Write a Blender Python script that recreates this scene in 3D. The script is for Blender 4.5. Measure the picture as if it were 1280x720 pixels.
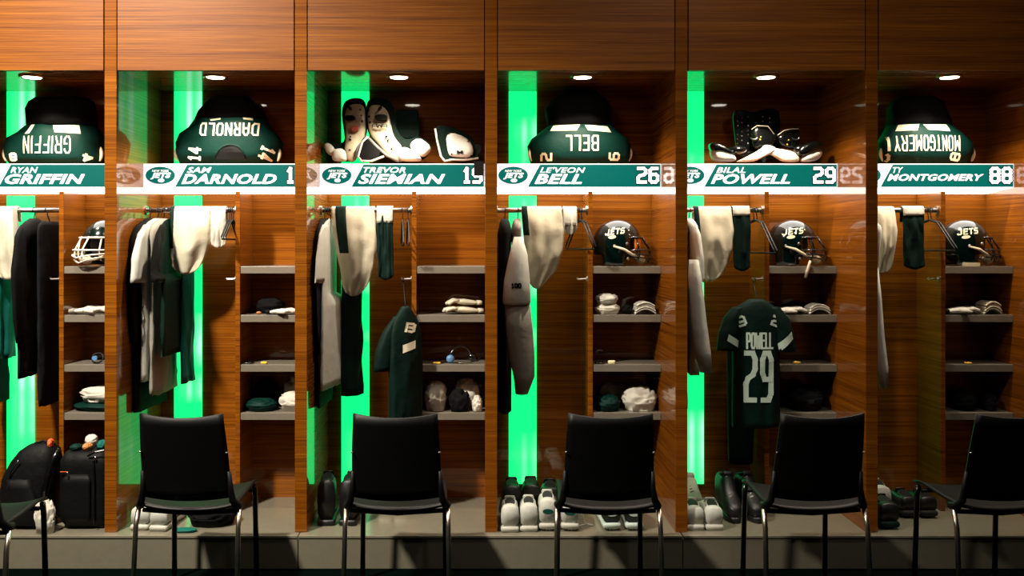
import bpy, bmesh, math, random
from mathutils import Vector, Matrix, noise
from mathutils.bvhtree import BVHTree

for o in list(bpy.data.objects):
    bpy.data.objects.remove(o, do_unlink=True)
scene = bpy.context.scene
COL = scene.collection
PI = math.pi
random.seed(7)

# ------------------------------------------------------------------ camera, world, lights
CAM_D = 4.3          # distance of the lens from the locker fronts (y = 0)
EYE = 1.55
F = 1112.0           # focal length in pixels of a 1280 px wide frame
cam_d = bpy.data.cameras.new('camera')
cam = bpy.data.objects.new('camera', cam_d)
COL.objects.link(cam)
cam.location = (0, -CAM_D, EYE)
cam.rotation_euler = (PI / 2, 0, 0)
cam_d.sensor_width = 36.0
cam_d.lens = F / 1280 * 36.0
cam_d.shift_x = 40 / 1280
cam_d.shift_y = -54 / 1280
cam_d.clip_start = 0.05
scene.camera = cam

scene.view_settings.view_transform = 'Standard'
scene.view_settings.look = 'None'
scene.view_settings.gamma = 1.0
scene.view_settings.exposure = 0.0
scene.view_settings.use_curve_mapping = False

world = bpy.data.worlds.new('world')
scene.world = world
world.use_nodes = True
world.node_tree.nodes['Background'].inputs[0].default_value = (0.6, 0.8, 0.7, 1)
world.node_tree.nodes['Background'].inputs[1].default_value = 0.004


def area_light(name, loc, target, sx, sy, power, color):
    ld = bpy.data.lights.new(name, 'AREA')
    ld.shape = 'RECTANGLE'
    ld.size, ld.size_y, ld.energy, ld.color = sx, sy, power, color
    o = bpy.data.objects.new(name, ld)
    COL.objects.link(o)
    o.location = loc
    d = Vector(target) - Vector(loc)
    o.rotation_euler = d.to_track_quat('-Z', 'Y').to_euler()
    return o


# ceiling fixtures of the room, in front of the lockers
def ceiling_spot(x, y, z, power, color=(1.0, 0.88, 0.74)):
    ld = bpy.data.lights.new('room_ceiling_spot', 'SPOT')
    ld.energy, ld.color = power, color
    ld.spot_size = math.radians(72)
    ld.spot_blend = 1.0
    ld.shadow_soft_size = 0.12
    o = bpy.data.objects.new('room_ceiling_spot', ld)
    COL.objects.link(o)
    o.location = (x, y, z)
    o.rotation_euler = (math.radians(3), 0, 0)
    return o


# main room lamp up on the left, then an added weak fill at right
for lx, ly, lz, le, tx in ((-2.5, -2.3, 4.3, 1600, -1.5), (1.3, -2.3, 4.3, 60, 1.0)):
    ld = bpy.data.lights.new('main_and_fill_lamp', 'SPOT')
    ld.energy, ld.color = le, (1.0, 0.9, 0.76)
    ld.spot_size, ld.spot_blend, ld.shadow_soft_size = math.radians(80), 1.0, 0.16
    key = bpy.data.objects.new('main_and_fill_lamp', ld)
    COL.objects.link(key)
    key.location = (lx, ly, lz)
    key.rotation_euler = (Vector((tx, 0.0, 0.9)) - key.location).to_track_quat('-Z', 'Y').to_euler()
for sx, sp in ((-2.5, 20), (-1.3, 20), (-0.1, 45), (1.1, 80), (2.3, 50)):
    ceiling_spot(sx, -0.75, 4.3, sp)

# ------------------------------------------------------------------ px helpers (world position of a measured point at depth y)


def X(px, y=0.0):
    return (px - 600.0) / F * (CAM_D + y)


def Z(py, y=0.0):
    return EYE - (py - 306.0) / F * (CAM_D + y)


# ------------------------------------------------------------------ materials
MATS = {}


def nmat(name):
    m = bpy.data.materials.new(name)
    m.use_nodes = True
    nt = m.node_tree
    return m, nt, nt.nodes['Principled BSDF']


def setp(b, **kw):
    for k, v in kw.items():
        b.inputs[k.replace('_', ' ')].default_value = v


def lin(r, g, b):
    f = lambda c: (c / 255 / 12.92) if c / 255 <= 0.04045 else ((c / 255 + 0.055) / 1.055) ** 2.4
    return (f(r), f(g), f(b), 1)


def wood(name, scale, dark, mid, light, rough=0.42, coat=1.0, coat_rough=0.045, streak=1.0):
    m, nt, b = nmat(name)
    geo = nt.nodes.new('ShaderNodeNewGeometry')
    mp = nt.nodes.new('ShaderNodeMapping')
    mp.inputs['Scale'].default_value = scale
    nt.links.new(geo.outputs['Position'], mp.inputs['Vector'])
    n1 = nt.nodes.new('ShaderNodeTexNoise')
    n1.inputs['Scale'].default_value = 1.0
    n1.inputs['Detail'].default_value = 5
    n1.inputs['Roughness'].default_value = 0.65
    nt.links.new(mp.outputs[0], n1.inputs['Vector'])
    mp2 = nt.nodes.new('ShaderNodeMapping')
    mp2.inputs['Scale'].default_value = tuple(s * 0.13 for s in scale)
    nt.links.new(geo.outputs['Position'], mp2.inputs['Vector'])
    n2 = nt.nodes.new('ShaderNodeTexNoise')
    n2.inputs['Scale'].default_value = 1.0
    n2.inputs['Detail'].default_value = 3
    nt.links.new(mp2.outputs[0], n2.inputs['Vector'])
    mix = nt.nodes.new('ShaderNodeMath')
    mix.operation = 'MULTIPLY_ADD'
    mix.inputs[1].default_value = 0.3
    nt.links.new(n2.outputs['Fac'], mix.inputs[0])
    m2 = nt.nodes.new('ShaderNodeMath')
    m2.operation = 'MULTIPLY'
    m2.inputs[1].default_value = 0.7
    nt.links.new(n1.outputs['Fac'], m2.inputs[0])
    nt.links.new(m2.outputs[0], mix.inputs[2])
    cr = nt.nodes.new('ShaderNodeValToRGB')
    e = cr.color_ramp.elements
    e[0].position, e[0].color = 0.36, dark
    e[1].position, e[1].color = 0.62, light
    k = e.new(0.49)
    k.color = mid
    nt.links.new(mix.outputs[0], cr.inputs[0])
    nt.links.new(cr.outputs[0], b.inputs['Base Color'])
    setp(b, Roughness=rough, Coat_Weight=coat, Coat_Roughness=coat_rough, Coat_IOR=1.55, Specular_IOR_Level=0.12)
    bp = nt.nodes.new('ShaderNodeBump')
    bp.inputs['Strength'].default_value = 0.05
    bp.inputs['Distance'].default_value = 0.002
    nt.links.new(n1.outputs['Fac'], bp.inputs['Height'])
    nt.links.new(bp.outputs[0], b.inputs['Normal'])
    return m


WD, WM, WL = lin(84, 41, 6), lin(126, 68, 9), lin(154, 91, 16)
W_PANEL = wood('wood_panel', (2.0, 2.0, 260), WD, WM, WL)
W_HEAD = wood('wood_header', (2.0, 2.0, 260), WD, WM, WL, rough=0.5, coat=0.35, coat_rough=0.4)
W_TOP = wood('wood_ceiling', (2.2, 120, 190), WD, WM, WL, coat_rough=0.07)


def cloth(name, col, rough=0.85, scale=220, var=0.25, sheen=0.0, wrinkle=0.55):
    m, nt, b = nmat(name)
    tc = nt.nodes.new('ShaderNodeTexCoord')
    n = nt.nodes.new('ShaderNodeTexNoise')
    n.inputs['Scale'].default_value = 14
    n.inputs['Detail'].default_value = 4
    nt.links.new(tc.outputs['Object'], n.inputs['Vector'])
    mx = nt.nodes.new('ShaderNodeMix')
    mx.data_type = 'RGBA'
    mx.inputs[6].default_value = tuple(c * (1 - var) for c in col[:3]) + (1,)
    mx.inputs[7].default_value = tuple(min(1, c * (1 + var * 0.6)) for c in col[:3]) + (1,)
    nt.links.new(n.outputs['Fac'], mx.inputs[0])
    nt.links.new(mx.outputs[2], b.inputs['Base Color'])
    bp = nt.nodes.new('ShaderNodeBump')
    bp.inputs['Strength'].default_value = wrinkle
    bp.inputs['Distance'].default_value = 0.01
    nt.links.new(n.outputs['Fac'], bp.inputs['Height'])
    nt.links.new(bp.outputs[0], b.inputs['Normal'])
    setp(b, Roughness=rough, Sheen_Weight=sheen, Specular_IOR_Level=0.15)
    return m


def plain(name, col, rough=0.5, metal=0.0, coat=0.0, bump=0.0, bscale=60, coat_rough=0.1):
    m, nt, b = nmat(name)
    tc = nt.nodes.new('ShaderNodeTexCoord')
    n = nt.nodes.new('ShaderNodeTexNoise')
    n.inputs['Scale'].default_value = bscale
    nt.links.new(tc.outputs['Object'], n.inputs['Vector'])
    mx = nt.nodes.new('ShaderNodeMix')
    mx.data_type = 'RGBA'
    mx.inputs[6].default_value = tuple(c * 0.9 for c in col[:3]) + (1,)
    mx.inputs[7].default_value = tuple(min(1, c * 1.08) for c in col[:3]) + (1,)
    nt.links.new(n.outputs['Fac'], mx.inputs[0])
    nt.links.new(mx.outputs[2], b.inputs['Base Color'])
    if bump:
        bp = nt.nodes.new('ShaderNodeBump')
        bp.inputs['Strength'].default_value = bump
        bp.inputs['Distance'].default_value = 0.002
        nt.links.new(n.outputs['Fac'], bp.inputs['Height'])
        nt.links.new(bp.outputs[0], b.inputs['Normal'])
    setp(b, Roughness=rough, Metallic=metal, Coat_Weight=coat, Coat_Roughness=coat_rough)
    return m


def glow(name, col, strength, base=(0.5, 0.5, 0.5, 1), rough=0.25):
    m, nt, b = nmat(name)
    setp(b, Base_Color=base, Roughness=rough, Emission_Color=col, Emission_Strength=strength)
    return m


GREY_LAM = plain('grey_laminate', lin(120, 113, 100), 0.38, bump=0.15, bscale=40, coat=0.3)
STONE = plain('plinth_stone', lin(124, 119, 102), 0.24, bump=0.2, bscale=30, coat=0.4, coat_rough=0.2)
DARKGAP = plain('dark_gap', lin(14, 9, 6), 0.8)
CARPET = plain('dark_carpet', lin(4, 11, 9), 1.0, bump=0.5, bscale=400)
CARPET.node_tree.nodes['Principled BSDF'].inputs['Specular IOR Level'].default_value = 0.0
PAINT = plain('dark_wall_paint', lin(60, 58, 55), 0.8)
STEEL = plain('brushed_steel', lin(190, 185, 178), 0.28, metal=1.0)
CHROME = plain('chrome', lin(225, 210, 195), 0.3, metal=1.0)
BLACKP = plain('black_plastic', lin(4, 4, 4), 0.5)
BLACKP.node_tree.nodes['Principled BSDF'].inputs['Specular IOR Level'].default_value = 0.3
BLACKG = plain('gloss_black', lin(10, 11, 11), 0.2, coat=0.6)
LED = glow('green_led_diffuser', (0.004, 1.0, 0.2, 1), 1.6, base=(0.03, 0.10, 0.07, 1), rough=0.12)
nt_ = LED.node_tree
b_ = nt_.nodes['Principled BSDF']
tc_ = nt_.nodes.new('ShaderNodeTexCoord')
sp_ = nt_.nodes.new('ShaderNodeSeparateXYZ')
nt_.links.new(tc_.outputs['Generated'], sp_.inputs[0])
rx_ = nt_.nodes.new('ShaderNodeValToRGB')          # whiter core put into the emission colour, broken up by noise
for p_, c_ in ((0.0, 0.0), (0.40, 0.12), (0.55, 1.0), (0.72, 0.15), (1.0, 0.0)):
    e_ = rx_.color_ramp.elements.new(p_)
    e_.color = (c_, c_, c_, 1)
rx_.color_ramp.interpolation = 'EASE'
nt_.links.new(sp_.outputs['X'], rx_.inputs[0])
ns_ = nt_.nodes.new('ShaderNodeTexNoise')
ns_.inputs['Scale'].default_value = 1.0
mp_ = nt_.nodes.new('ShaderNodeMapping')
mp_.inputs['Scale'].default_value = (0.3, 0.3, 2.2)
gp_ = nt_.nodes.new('ShaderNodeNewGeometry')
nt_.links.new(gp_.outputs['Position'], mp_.inputs[0])
nt_.links.new(mp_.outputs[0], ns_.inputs['Vector'])
rz_ = nt_.nodes.new('ShaderNodeMapRange')
rz_.inputs[1].default_value, rz_.inputs[2].default_value = 0.45, 0.62
nt_.links.new(ns_.outputs['Fac'], rz_.inputs[0])
mu_ = nt_.nodes.new('ShaderNodeMath')
mu_.operation = 'MULTIPLY'
nt_.links.new(rx_.outputs[0], mu_.inputs[0])
nt_.links.new(rz_.outputs[0], mu_.inputs[1])
mc_ = nt_.nodes.new('ShaderNodeMix')
mc_.data_type = 'RGBA'
mc_.inputs[6].default_value = (0.004, 0.85, 0.17, 1)
mc_.inputs[7].default_value = (0.42, 1.0, 0.66, 1)
nt_.links.new(mu_.outputs[0], mc_.inputs[0])
nt_.links.new(mc_.outputs[2], b_.inputs['Emission Color'])
SHELFGLOW = glow('white_led_diffuser', (1.0, 0.93, 0.84, 1), 6.0, base=(0.8, 0.8, 0.8, 1))
SIGNW = glow('sign_white', (1, 1, 1, 1), 0.8, base=(0.7, 0.7, 0.7, 1), rough=.55)
SIGNG = glow('sign_green', lin(0, 112, 102), 0.85, base=lin(0, 40, 35), rough=.5)
SIGNG.node_tree.nodes['Principled BSDF'].inputs['Specular IOR Level'].default_value = 0.1
SIGNK = plain('sign_dark_outline', lin(20, 40, 45), 0.4)
LAMP = glow('downlight_lens', (1.0, 0.9, 0.74, 1), 14)
BRASS = plain('downlight_trim', lin(214, 180, 130), 0.25, metal=1.0)

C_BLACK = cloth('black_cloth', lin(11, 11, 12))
C_NAVY = cloth('charcoal_cloth', lin(19, 20, 24))
C_GREY = cloth('grey_cotton', lin(200, 200, 190), var=.12)
C_TAUPE = cloth('taupe_cotton', lin(142, 137, 126), var=.15)
C_WHITE = cloth('white_cotton', lin(206, 202, 188), var=0.12)
C_CREAM = cloth('cream_pants', lin(206, 198, 174), rough=0.6, var=0.1)
C_GREEN = cloth('green_jersey', lin(0, 41, 34), rough=0.6)
C_DGREEN = cloth('dark_green_cloth', lin(3, 29, 22), rough=0.65)
C_TEAL = cloth('teal_cloth', lin(18, 98, 88), rough=0.6)
C_TRIM = cloth('jersey_white_print', lin(235, 226, 198), var=0.06, wrinkle=0.05)
C_MINT = cloth('jersey_pale_print', lin(205, 225, 208), var=0.06, wrinkle=0.05)
WHITEP = plain('white_plastic', lin(225, 220, 208), 0.35, coat=0.3)
CREAMP = plain('cream_plastic', lin(214, 202, 172), 0.4, coat=0.3)
SHOEW = plain('white_leather', lin(200, 200, 190), 0.5, bump=0.2)
SHOEK = plain('black_leather', lin(14, 15, 15), 0.45, bump=0.2)
RUBW = plain('white_rubber', lin(192, 190, 178), 0.55)
HELM = plain('helmet_gloss', lin(4, 20, 18), 0.14, coat=0.6, coat_rough=0.04)
FOAM = plain('helmet_padding', lin(30, 30, 30), 0.8)
LOGOG = plain('logo_green', lin(10, 70, 55), 0.5)
ORANGE = plain('orange_plastic', lin(220, 92, 40), 0.5)
YELLOW = plain('yellow_plastic', lin(225, 180, 60), 0.5)
BLUEP = plain('blue_plastic', lin(90, 140, 190), 0.4)
TANC = cloth('tan_cloth', lin(190, 130, 80))

# ------------------------------------------------------------------ mesh helpers


class MB:
    def __init__(self):
        self.v, self.f = [], []

    def add(self, verts, faces):
        o = len(self.v)
        self.v += [Vector(p) for p in verts]
        self.f += [tuple(i + o for i in f) for f in faces]
        return self

    def box(self, x0, x1, y0, y1, z0, z1):
        return self.add([(x0, y0, z0), (x1, y0, z0), (x1, y1, z0), (x0, y1, z0), (x0, y0, z1), (x1, y0, z1), (x1, y1, z1), (x0, y1, z1)],
                        [(0, 3, 2, 1), (4, 5, 6, 7), (0, 1, 5, 4), (1, 2, 6, 5), (2, 3, 7, 6), (3, 0, 4, 7)])

    def loft(self, rings, cap=True, closed=True):
        n = len(rings[0])
        o = []
        vs = [p for r in rings for p in r]
        for i in range(len(rings) - 1):
            for j in range(n if closed else n - 1):
                a, b = i * n + j, i * n + (j + 1) % n
                o.append((a, b, b + n, a + n))
        if cap:
            o.append(tuple(range(n - 1, -1, -1)))
            o.append(tuple((len(rings) - 1) * n + j for j in range(n)))
        return self.add(vs, o)

    def tube(self, pts, r, n=8, cap=True, closed=False):
        pts = [Vector(p) for p in pts]
        rings = []
        m = len(pts)
        prev = None
        for i, p in enumerate(pts):
            if closed:
                t = pts[(i + 1) % m] - pts[i - 1]
            else:
                t = pts[min(i + 1, m - 1)] - pts[max(i - 1, 0)]
            if t.length < 1e-9:
                t = Vector((0, 0, 1))
            t.normalize()
            if prev is None:
                up = Vector((0, 0, 1)) if abs(t.z) < 0.9 else Vector((1, 0, 0))
            else:
                up = prev
            s = t.cross(up)
            if s.length < 1e-6:
                s = t.cross(Vector((0, 1, 0)))
            s.normalize()
            u = s.cross(t)
            prev = u
            rr = r[i] if isinstance(r, (list, tuple)) else r
            rings.append([p + (s * math.cos(2 * PI * k / n) + u * math.sin(2 * PI * k / n)) * rr for k in range(n)])
        if closed:
            rings.append(rings[0])
            return self.loft(rings, cap=False)
        return self.loft(rings, cap=cap)

    def ellipsoid(self, c, rx, ry, rz, nu=16, nv=10):
        c = Vector(c)
        rings = []
        for i in range(nv + 1):
            t = PI * i / nv
            s = max(math.sin(t), 0.02)
            rings.append([c + Vector((rx * s * math.cos(2 * PI * j / nu), ry * s * math.sin(2 * PI * j / nu), -rz * math.cos(t))) for j in range(nu)])
        return self.loft(rings)

    def xf(self, mat):
        self.v = [mat @ p for p in self.v]
        return self

    def mesh(self, name, smooth=False, recalc=True):
        me = bpy.data.meshes.new(name)
        me.from_pydata([tuple(p) for p in self.v], [], self.f)
        if recalc:
            bm = bmesh.new()
            bm.from_mesh(me)
            bmesh.ops.recalc_face_normals(bm, faces=bm.faces)
            bm.to_mesh(me)
            bm.free()
        if smooth:
            me.polygons.foreach_set('use_smooth', [True] * len(me.polygons))
        me.update()
        return me

    def build(self, name, mat, parent=None, smooth=False, bevel=0.0, recalc=True, subsurf=0, solid=0.0):
        me = self.mesh(name, smooth, recalc)
        me.materials.append(mat)
        o = bpy.data.objects.new(name, me)
        COL.objects.link(o)
        if parent is not None:
            o.parent = parent
            o.matrix_parent_inverse = Matrix.Translation(parent.location).inverted() if not isinstance(parent, bpy.types.Object) else parent_world(parent).inverted()
        if solid:
            md = o.modifiers.new('solid', 'SOLIDIFY')
            md.thickness = solid
            md.offset = 0
        if bevel:
            md = o.modifiers.new('bevel', 'BEVEL')
            md.width = bevel
            md.segments = 2
            md.limit_method = 'ANGLE'
        if subsurf:
            md = o.modifiers.new('sub', 'SUBSURF')
            md.levels = md.render_levels = subsurf
        return o


def parent_world(p):
    m = Matrix.LocRotScale(p.location, p.rotation_euler, p.scale)
    if p.parent is not None:
        m = parent_world(p.parent) @ p.matrix_parent_inverse @ m
    return m


def tag(o, label, cat, group=None, kind=None):
    if label:
        o['label'] = label
    if cat:
        o['category'] = cat
    if group:
        o['group'] = group
    if kind:
        o['kind'] = kind
    return o


def thing(name, label, cat, loc=(0, 0, 0), group=None):
    o = bpy.data.objects.new(name, None)
    COL.objects.link(o)
    o.location = loc
    o.empty_display_size = 0.05
    return tag(o, label, cat, group)


def part_label(o, label):
    o['label'] = label
    return o


def ring(c, a, b, n=20, p=2.0, amp=0.0, k=5, ph=0.0, u=(1, 0, 0), v=(0, 1, 0)):
    """superellipse ring with ripples, axes u, v"""
    c, u, v = Vector(c), Vector(u), Vector(v)
    out = []
    for j in range(n):
        t = 2 * PI * j / n
        ct, st = math.cos(t), math.sin(t)
        x = math.copysign(abs(ct) ** (2 / p), ct)
        y = math.copysign(abs(st) ** (2 / p), st)
        w = amp * math.sin(k * t + ph)
        out.append(c + u * (x * (a + w * 0.4)) + v * (y * b + w * math.copysign(1, y) * abs(st)))
    return out


def smooth_poly(pts, it=2):
    for _ in range(it):
        q = []
        for i in range(len(pts)):
            a, b = pts[i], pts[(i + 1) % len(pts)]
            q.append((a[0] * .75 + b[0] * .25, a[1] * .75 + b[1] * .25))
            q.append((a[0] * .25 + b[0] * .75, a[1] * .25 + b[1] * .75))
        pts = q
    return pts


def plate(name, pts_px, y, thick, mat, parent, lean=0.0, it=2, bevel=0.006, bulge=0.0):
    """outlined panel standing at depth y: outline in measured points, real thickness, optional lean (dy per m of height)"""
    p2 = smooth_poly([(X(a, y), Z(b, y)) for a, b in pts_px], it)
    z0 = min(p[1] for p in p2)
    cx = sum(p[0] for p in p2) / len(p2)
    cz = sum(p[1] for p in p2) / len(p2)
    mb = MB()
    n = len(p2)
    fr = []
    for s, dy, in ((1.0, 0.0), (1.0, -thick), (0.93, -thick - bulge * 0.6), (0.6, -thick - bulge * 0.95)):
        fr.append([Vector((cx + (q[0] - cx) * s, y + dy + lean * (q[1] - z0), cz + (q[1] - cz) * s)) for q in p2])
    mb.loft(fr if bulge else fr[:2])
    return mb.build(name, mat, parent, bevel=0 if bulge else bevel, smooth=bool(bulge))


# ------------------------------------------------------------------ lettering
GL = {
    'A': [[(0, 0), (0, .78), (.2, 1), (.4, 1), (.6, .78), (.6, 0)], [(0, .42), (.6, .42)]],
    'B': [[(0, 0), (0, 1), (.45, 1), (.6, .86), (.6, .66), (.46, .52), (0, .52)], [(.46, .52), (.6, .4), (.6, .14), (.45, 0), (0, 0)]],
    'D': [[(0, 0), (0, 1), (.42, 1), (.6, .82), (.6, .18), (.42, 0), (0, 0)]],
    'E': [[(.55, 1), (0, 1), (0, 0), (.55, 0)], [(0, .52), (.45, .52)]],
    'F': [[(.55, 1), (0, 1), (0, 0)], [(0, .52), (.45, .52)]],
    'G': [[(.6, .78), (.6, .84), (.44, 1), (.16, 1), (0, .84), (0, .16), (.16, 0), (.44, 0), (.6, .16), (.6, .45), (.34, .45)]],
    'I': [[(0, 0), (0, 1)]],
    'L': [[(0, 1), (0, 0), (.52, 0)]],
    'M': [[(0, 0), (0, 1), (.36, .35), (.72, 1), (.72, 0)]],
    'N': [[(0, 0), (0, 1), (.6, 0), (.6, 1)]],
    'O': [[(0, .16), (0, .84), (.16, 1), (.44, 1), (.6, .84), (.6, .16), (.44, 0), (.16, 0), (0, .16)]],
    'P': [[(0, 0), (0, 1), (.45, 1), (.6, .86), (.6, .6), (.45, .46), (0, .46)]],
    'R': [[(0, 0), (0, 1), (.45, 1), (.6, .86), (.6, .62), (.45, .48), (0, .48)], [(.35, .48), (.6, 0)]],
    'T': [[(0, 1), (.6, 1)], [(.3, 1), (.3, 0)]],
    'W': [[(0, 1), (.17, 0), (.4, .8), (.63, 0), (.8, 1)]],
    'Y': [[(0, 1), (.3, .5), (.6, 1)], [(.3, .5), (.3, 0)]],
    '1': [[(0, .8), (.18, 1), (.18, 0)], [(0, 0), (.36, 0)]],
    '2': [[(0, 1), (.45, 1), (.6, .87), (.6, .66), (.46, .54), (.14, .46), (0, .34), (0, 0), (.6, 0)]],
    '4': [[(.45, 0), (.45, 1), (0, .36), (0, .28), (.62, .28)]],
    '6': [[(.58, 1), (.15, 1), (0, .86), (0, .14), (.15, 0), (.45, 0), (.6, .14), (.6, .44), (.45, .56), (0, .56)]],
    '8': [[(.14, .52), (0, .64), (0, .87), (.14, 1), (.46, 1), (.6, .87), (.6, .64), (.46, .52), (.14, .52), (0, .4), (0, .13), (.14, 0), (.46, 0), (.6, .13), (.6, .4), (.46, .52)]],
    '9': [[(.02, 0), (.45, 0), (.6, .14), (.6, .86), (.45, 1), (.15, 1), (0, .86), (0, .58), (.15, .44), (.6, .44)]],
}
GL['0'] = GL['O']
GW = {'I': 0.0, 'M': .72, 'W': .8, '1': .36, 'L': .52, 'E': .55, 'F': .55, ' ': .3}


def stroke_text(s, width, height, stroke, gap=0.3):
    """block lettering as quads in a plane, centred: list of 4-point lists"""
    x, segs = 0.0, []
    for ch in s:
        for line in GL.get(ch, []):
            for a, b in zip(line, line[1:]):
                segs.append(((a[0] + x, a[1]), (b[0] + x, b[1])))
        x += GW.get(ch, .6) + gap
    total = x - gap
    kx = (width - stroke) / max(total, 1e-3)
    kz = height - stroke
    h = stroke / 2
    quads = []
    for a, b in segs:
        p = Vector((a[0] * kx - (width - stroke) / 2, a[1] * kz - kz / 2))
        q = Vector((b[0] * kx - (width - stroke) / 2, b[1] * kz - kz / 2))
        d = q - p
        L = d.length
        d.normalize()
        nrm = Vector((-d.y, d.x))
        p -= d * h * 0.8
        q += d * h * 0.8
        m = max(1, int(L / 0.02))
        for i in range(m):
            u, w = p + (q - p) * (i / m), p + (q - p) * ((i + 1) / m)
            quads.append([u + nrm * h, u - nrm * h, w - nrm * h, w + nrm * h])
    return quads


def poly_quads(pts, nx=8):
    """subdivide a quad (4 points) into a grid of quads"""
    a, b, c, d = [Vector(p) for p in pts]
    out = []
    for i in range(nx):
        for j in range(4):
            f = lambda s, t: (a * (1 - s) + b * s) * (1 - t) + (d * (1 - s) + c * s) * t
            out.append([f(i / nx, j / 4), f((i + 1) / nx, j / 4), f((i + 1) / nx, (j + 1) / 4), f(i / nx, (j + 1) / 4)])
    return out


def ellipse_quads(cx, cz, a, b, n=20):
    out = []
    for i in range(n):
        t0, t1 = 2 * PI * i / n, 2 * PI * (i + 1) / n
        for r0, r1 in ((0.0, .5), (.5, 1.0)):
            out.append([Vector((cx + a * r * math.cos(t), cz + b * r * math.sin(t))) for r, t in ((r0, t0), (r1, t0), (r1, t1), (r0, t1))])
    return out


def bvh_of(obj):
    dg = bpy.context.evaluated_depsgraph_get()
    dg.update()
    ev = obj.evaluated_get(dg)
    me = ev.to_mesh()
    mw = parent_world(obj) if obj.parent is None else parent_world(obj)
    vs = [mw @ v.co for v in me.vertices]
    t = BVHTree.FromPolygons(vs, [tuple(p.vertices) for p in me.polygons])
    ev.to_mesh_clear()
    return t


def project(name, quads, bvh, mat, parent, cx, cz, rot=0.0, off=0.003, direction=(0, 1, 0), start=-1.0, shear=0.0):
    """lay flat print on a curved surface: each quad corner is dropped onto the surface along y"""
    mb = MB()
    cs, sn = math.cos(rot), math.sin(rot)
    for q in quads:
        pts = []
        for p in q:
            px = p[0] + shear * p[1]
            x, z = cx + px * cs - p[1] * sn, cz + px * sn + p[1] * cs
            hit = bvh.ray_cast(Vector((x, start, z)), Vector(direction))
            if hit[0] is None:
                pts = None
                break
            pts.append(hit[0] - Vector(direction) * off)
        if pts and max(p.y for p in pts) - min(p.y for p in pts) < 0.06:
            mb.add(pts, [(0, 1, 2, 3)])
    if not mb.f:
        return None
    return mb.build(name, mat, parent, recalc=False)


def font_text(name, s, x0, x1, z0, z1, y, mat, parent, shear=0.3, bold=0.03, extr=0.0006):
    """heavy slanted sign lettering fitted into the box x0..x1, z0..z1 on the plane y"""
    cu = bpy.data.curves.new(name, 'FONT')
    cu.body = s
    cu.size = 1.0
    cu.shear = shear
    cu.offset = bold
    cu.space_character = 1.06
    cu.resolution_u = 3
    cu.extrude = 0.01
    tmp = bpy.data.objects.new(name + '_tmp', cu)
    me = bpy.data.meshes.new_from_object(tmp)
    bpy.data.objects.remove(tmp, do_unlink=True)
    bpy.data.curves.remove(cu)
    xs = [v.co.x for v in me.vertices]
    ys = [v.co.y for v in me.vertices]
    ax, bx, ay, by = min(xs), max(xs), min(ys), max(ys)
    for v in me.vertices:
        v.co = Vector((x0 + (v.co.x - ax) / (bx - ax) * (x1 - x0), y - (v.co.z / 0.01) * extr, z0 + (v.co.y - ay) / (by - ay) * (z1 - z0)))
    me.name = name
    me.materials.clear()
    me.materials.append(mat)
    o = bpy.data.objects.new(name, me)
    COL.objects.link(o)
    o.parent = parent
    o.matrix_parent_inverse = parent_world(parent).inverted()
    return o


def flat_quads(name, quads, cx, cz, y, mat, parent, thick=0.0012):
    mb = MB()
    for q in quads:
        a = [Vector((cx + p[0], y - thick, cz + p[1])) for p in q]
        b = [Vector((cx + p[0], y, cz + p[1])) for p in q]
        mb.add(a + b, [(0, 1, 2, 3), (0, 1, 5, 4), (1, 2, 6, 5), (2, 3, 7, 6), (3, 0, 4, 7)])
    return mb.build(name, mat, parent)


# ------------------------------------------------------------------ room
PITCH, DIV = 0.92, 0.058
INW = PITCH - DIV
X0 = [-1.757 + PITCH * (k - 1) for k in range(6)]     # left inner face of each bay
PLAT = 0.16
CEIL = 2.395
DEPTH = 0.60
SF = 0.34            # depth of the name shelf, partition and cubby fronts
TOPZ = 3.1

tag(MB().box(-6, 6, -7, 1.2, -0.06, 0).build('floor', CARPET), None, None, kind='structure')
tag(MB().box(-6, 6, 0.70, 0.8, 0, 5.0).build('wall_back', PAINT), None, None, kind='structure')
tag(MB().box(-6, 6, -7, 0.8, 5.0, 5.1).build('ceiling', PAINT), None, None, kind='structure')

pl = thing('locker_plinth', 'long low grey stone plinth that all the lockers stand on', 'plinth', (0, 0.27, 0))
for x0, x1 in ((-4.55, -2.712), (-2.708, -0.872), (-0.868, 0.968), (0.972, 2.808), (2.812, 4.6)):
    MB().box(x0, x1, -0.046, 0.62, 0.0, PLAT - 0.016).build('riser_slab', STONE, pl, bevel=0.002)
    MB().box(x0, x1, -0.05, 0.62, PLAT - 0.014, PLAT).build('top_slab', STONE, pl, bevel=0.003)

LABEL_AT = ['locker with the black suitcase', 'number 14 locker', 'number 19 locker', 'number 26 locker', 'number 29 locker', 'number 88 locker']
FIRST = ['RYAN', 'SAM', 'TREVOR', "LE'VEON", 'BILAL', 'TY']
LAST = ['GRIFFIN', 'DARNOLD', 'SIEMIAN', 'BELL', 'POWELL', 'MONTGOMERY']
FW = [.143, .128, .22, .238, .153, .055]
LW = [.417, .497, .456, .25, .414, .505]
NUMS = ['84', '14', '19', '26', '29', '88']
LLAB = ['wooden locker bay with open name sign, black suitcase standing inside',
        'wooden locker bay whose lit name sign ends in number 14',
        'wooden locker bay whose lit name sign ends in number 19',
        'wooden locker bay whose lit name sign ends in number 26',
        'wooden locker bay whose lit name sign ends in number 29',
        'wooden locker bay whose lit name sign ends in number 88']
LLAB = ['wooden locker bay with black backpack and suitcase standing inside',
        'wooden locker bay with white sneakers and jersey showing 14 on its top shelf',
        'wooden locker bay with opened white shoulder pads above its 19 name sign',
        'wooden locker bay with white cleats and shiny helmet under its 26 name sign',
        'wooden locker bay with black shoulder pads above its 29 name sign',
        'wooden locker bay with jersey showing 88 above its long surname sign']


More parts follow.
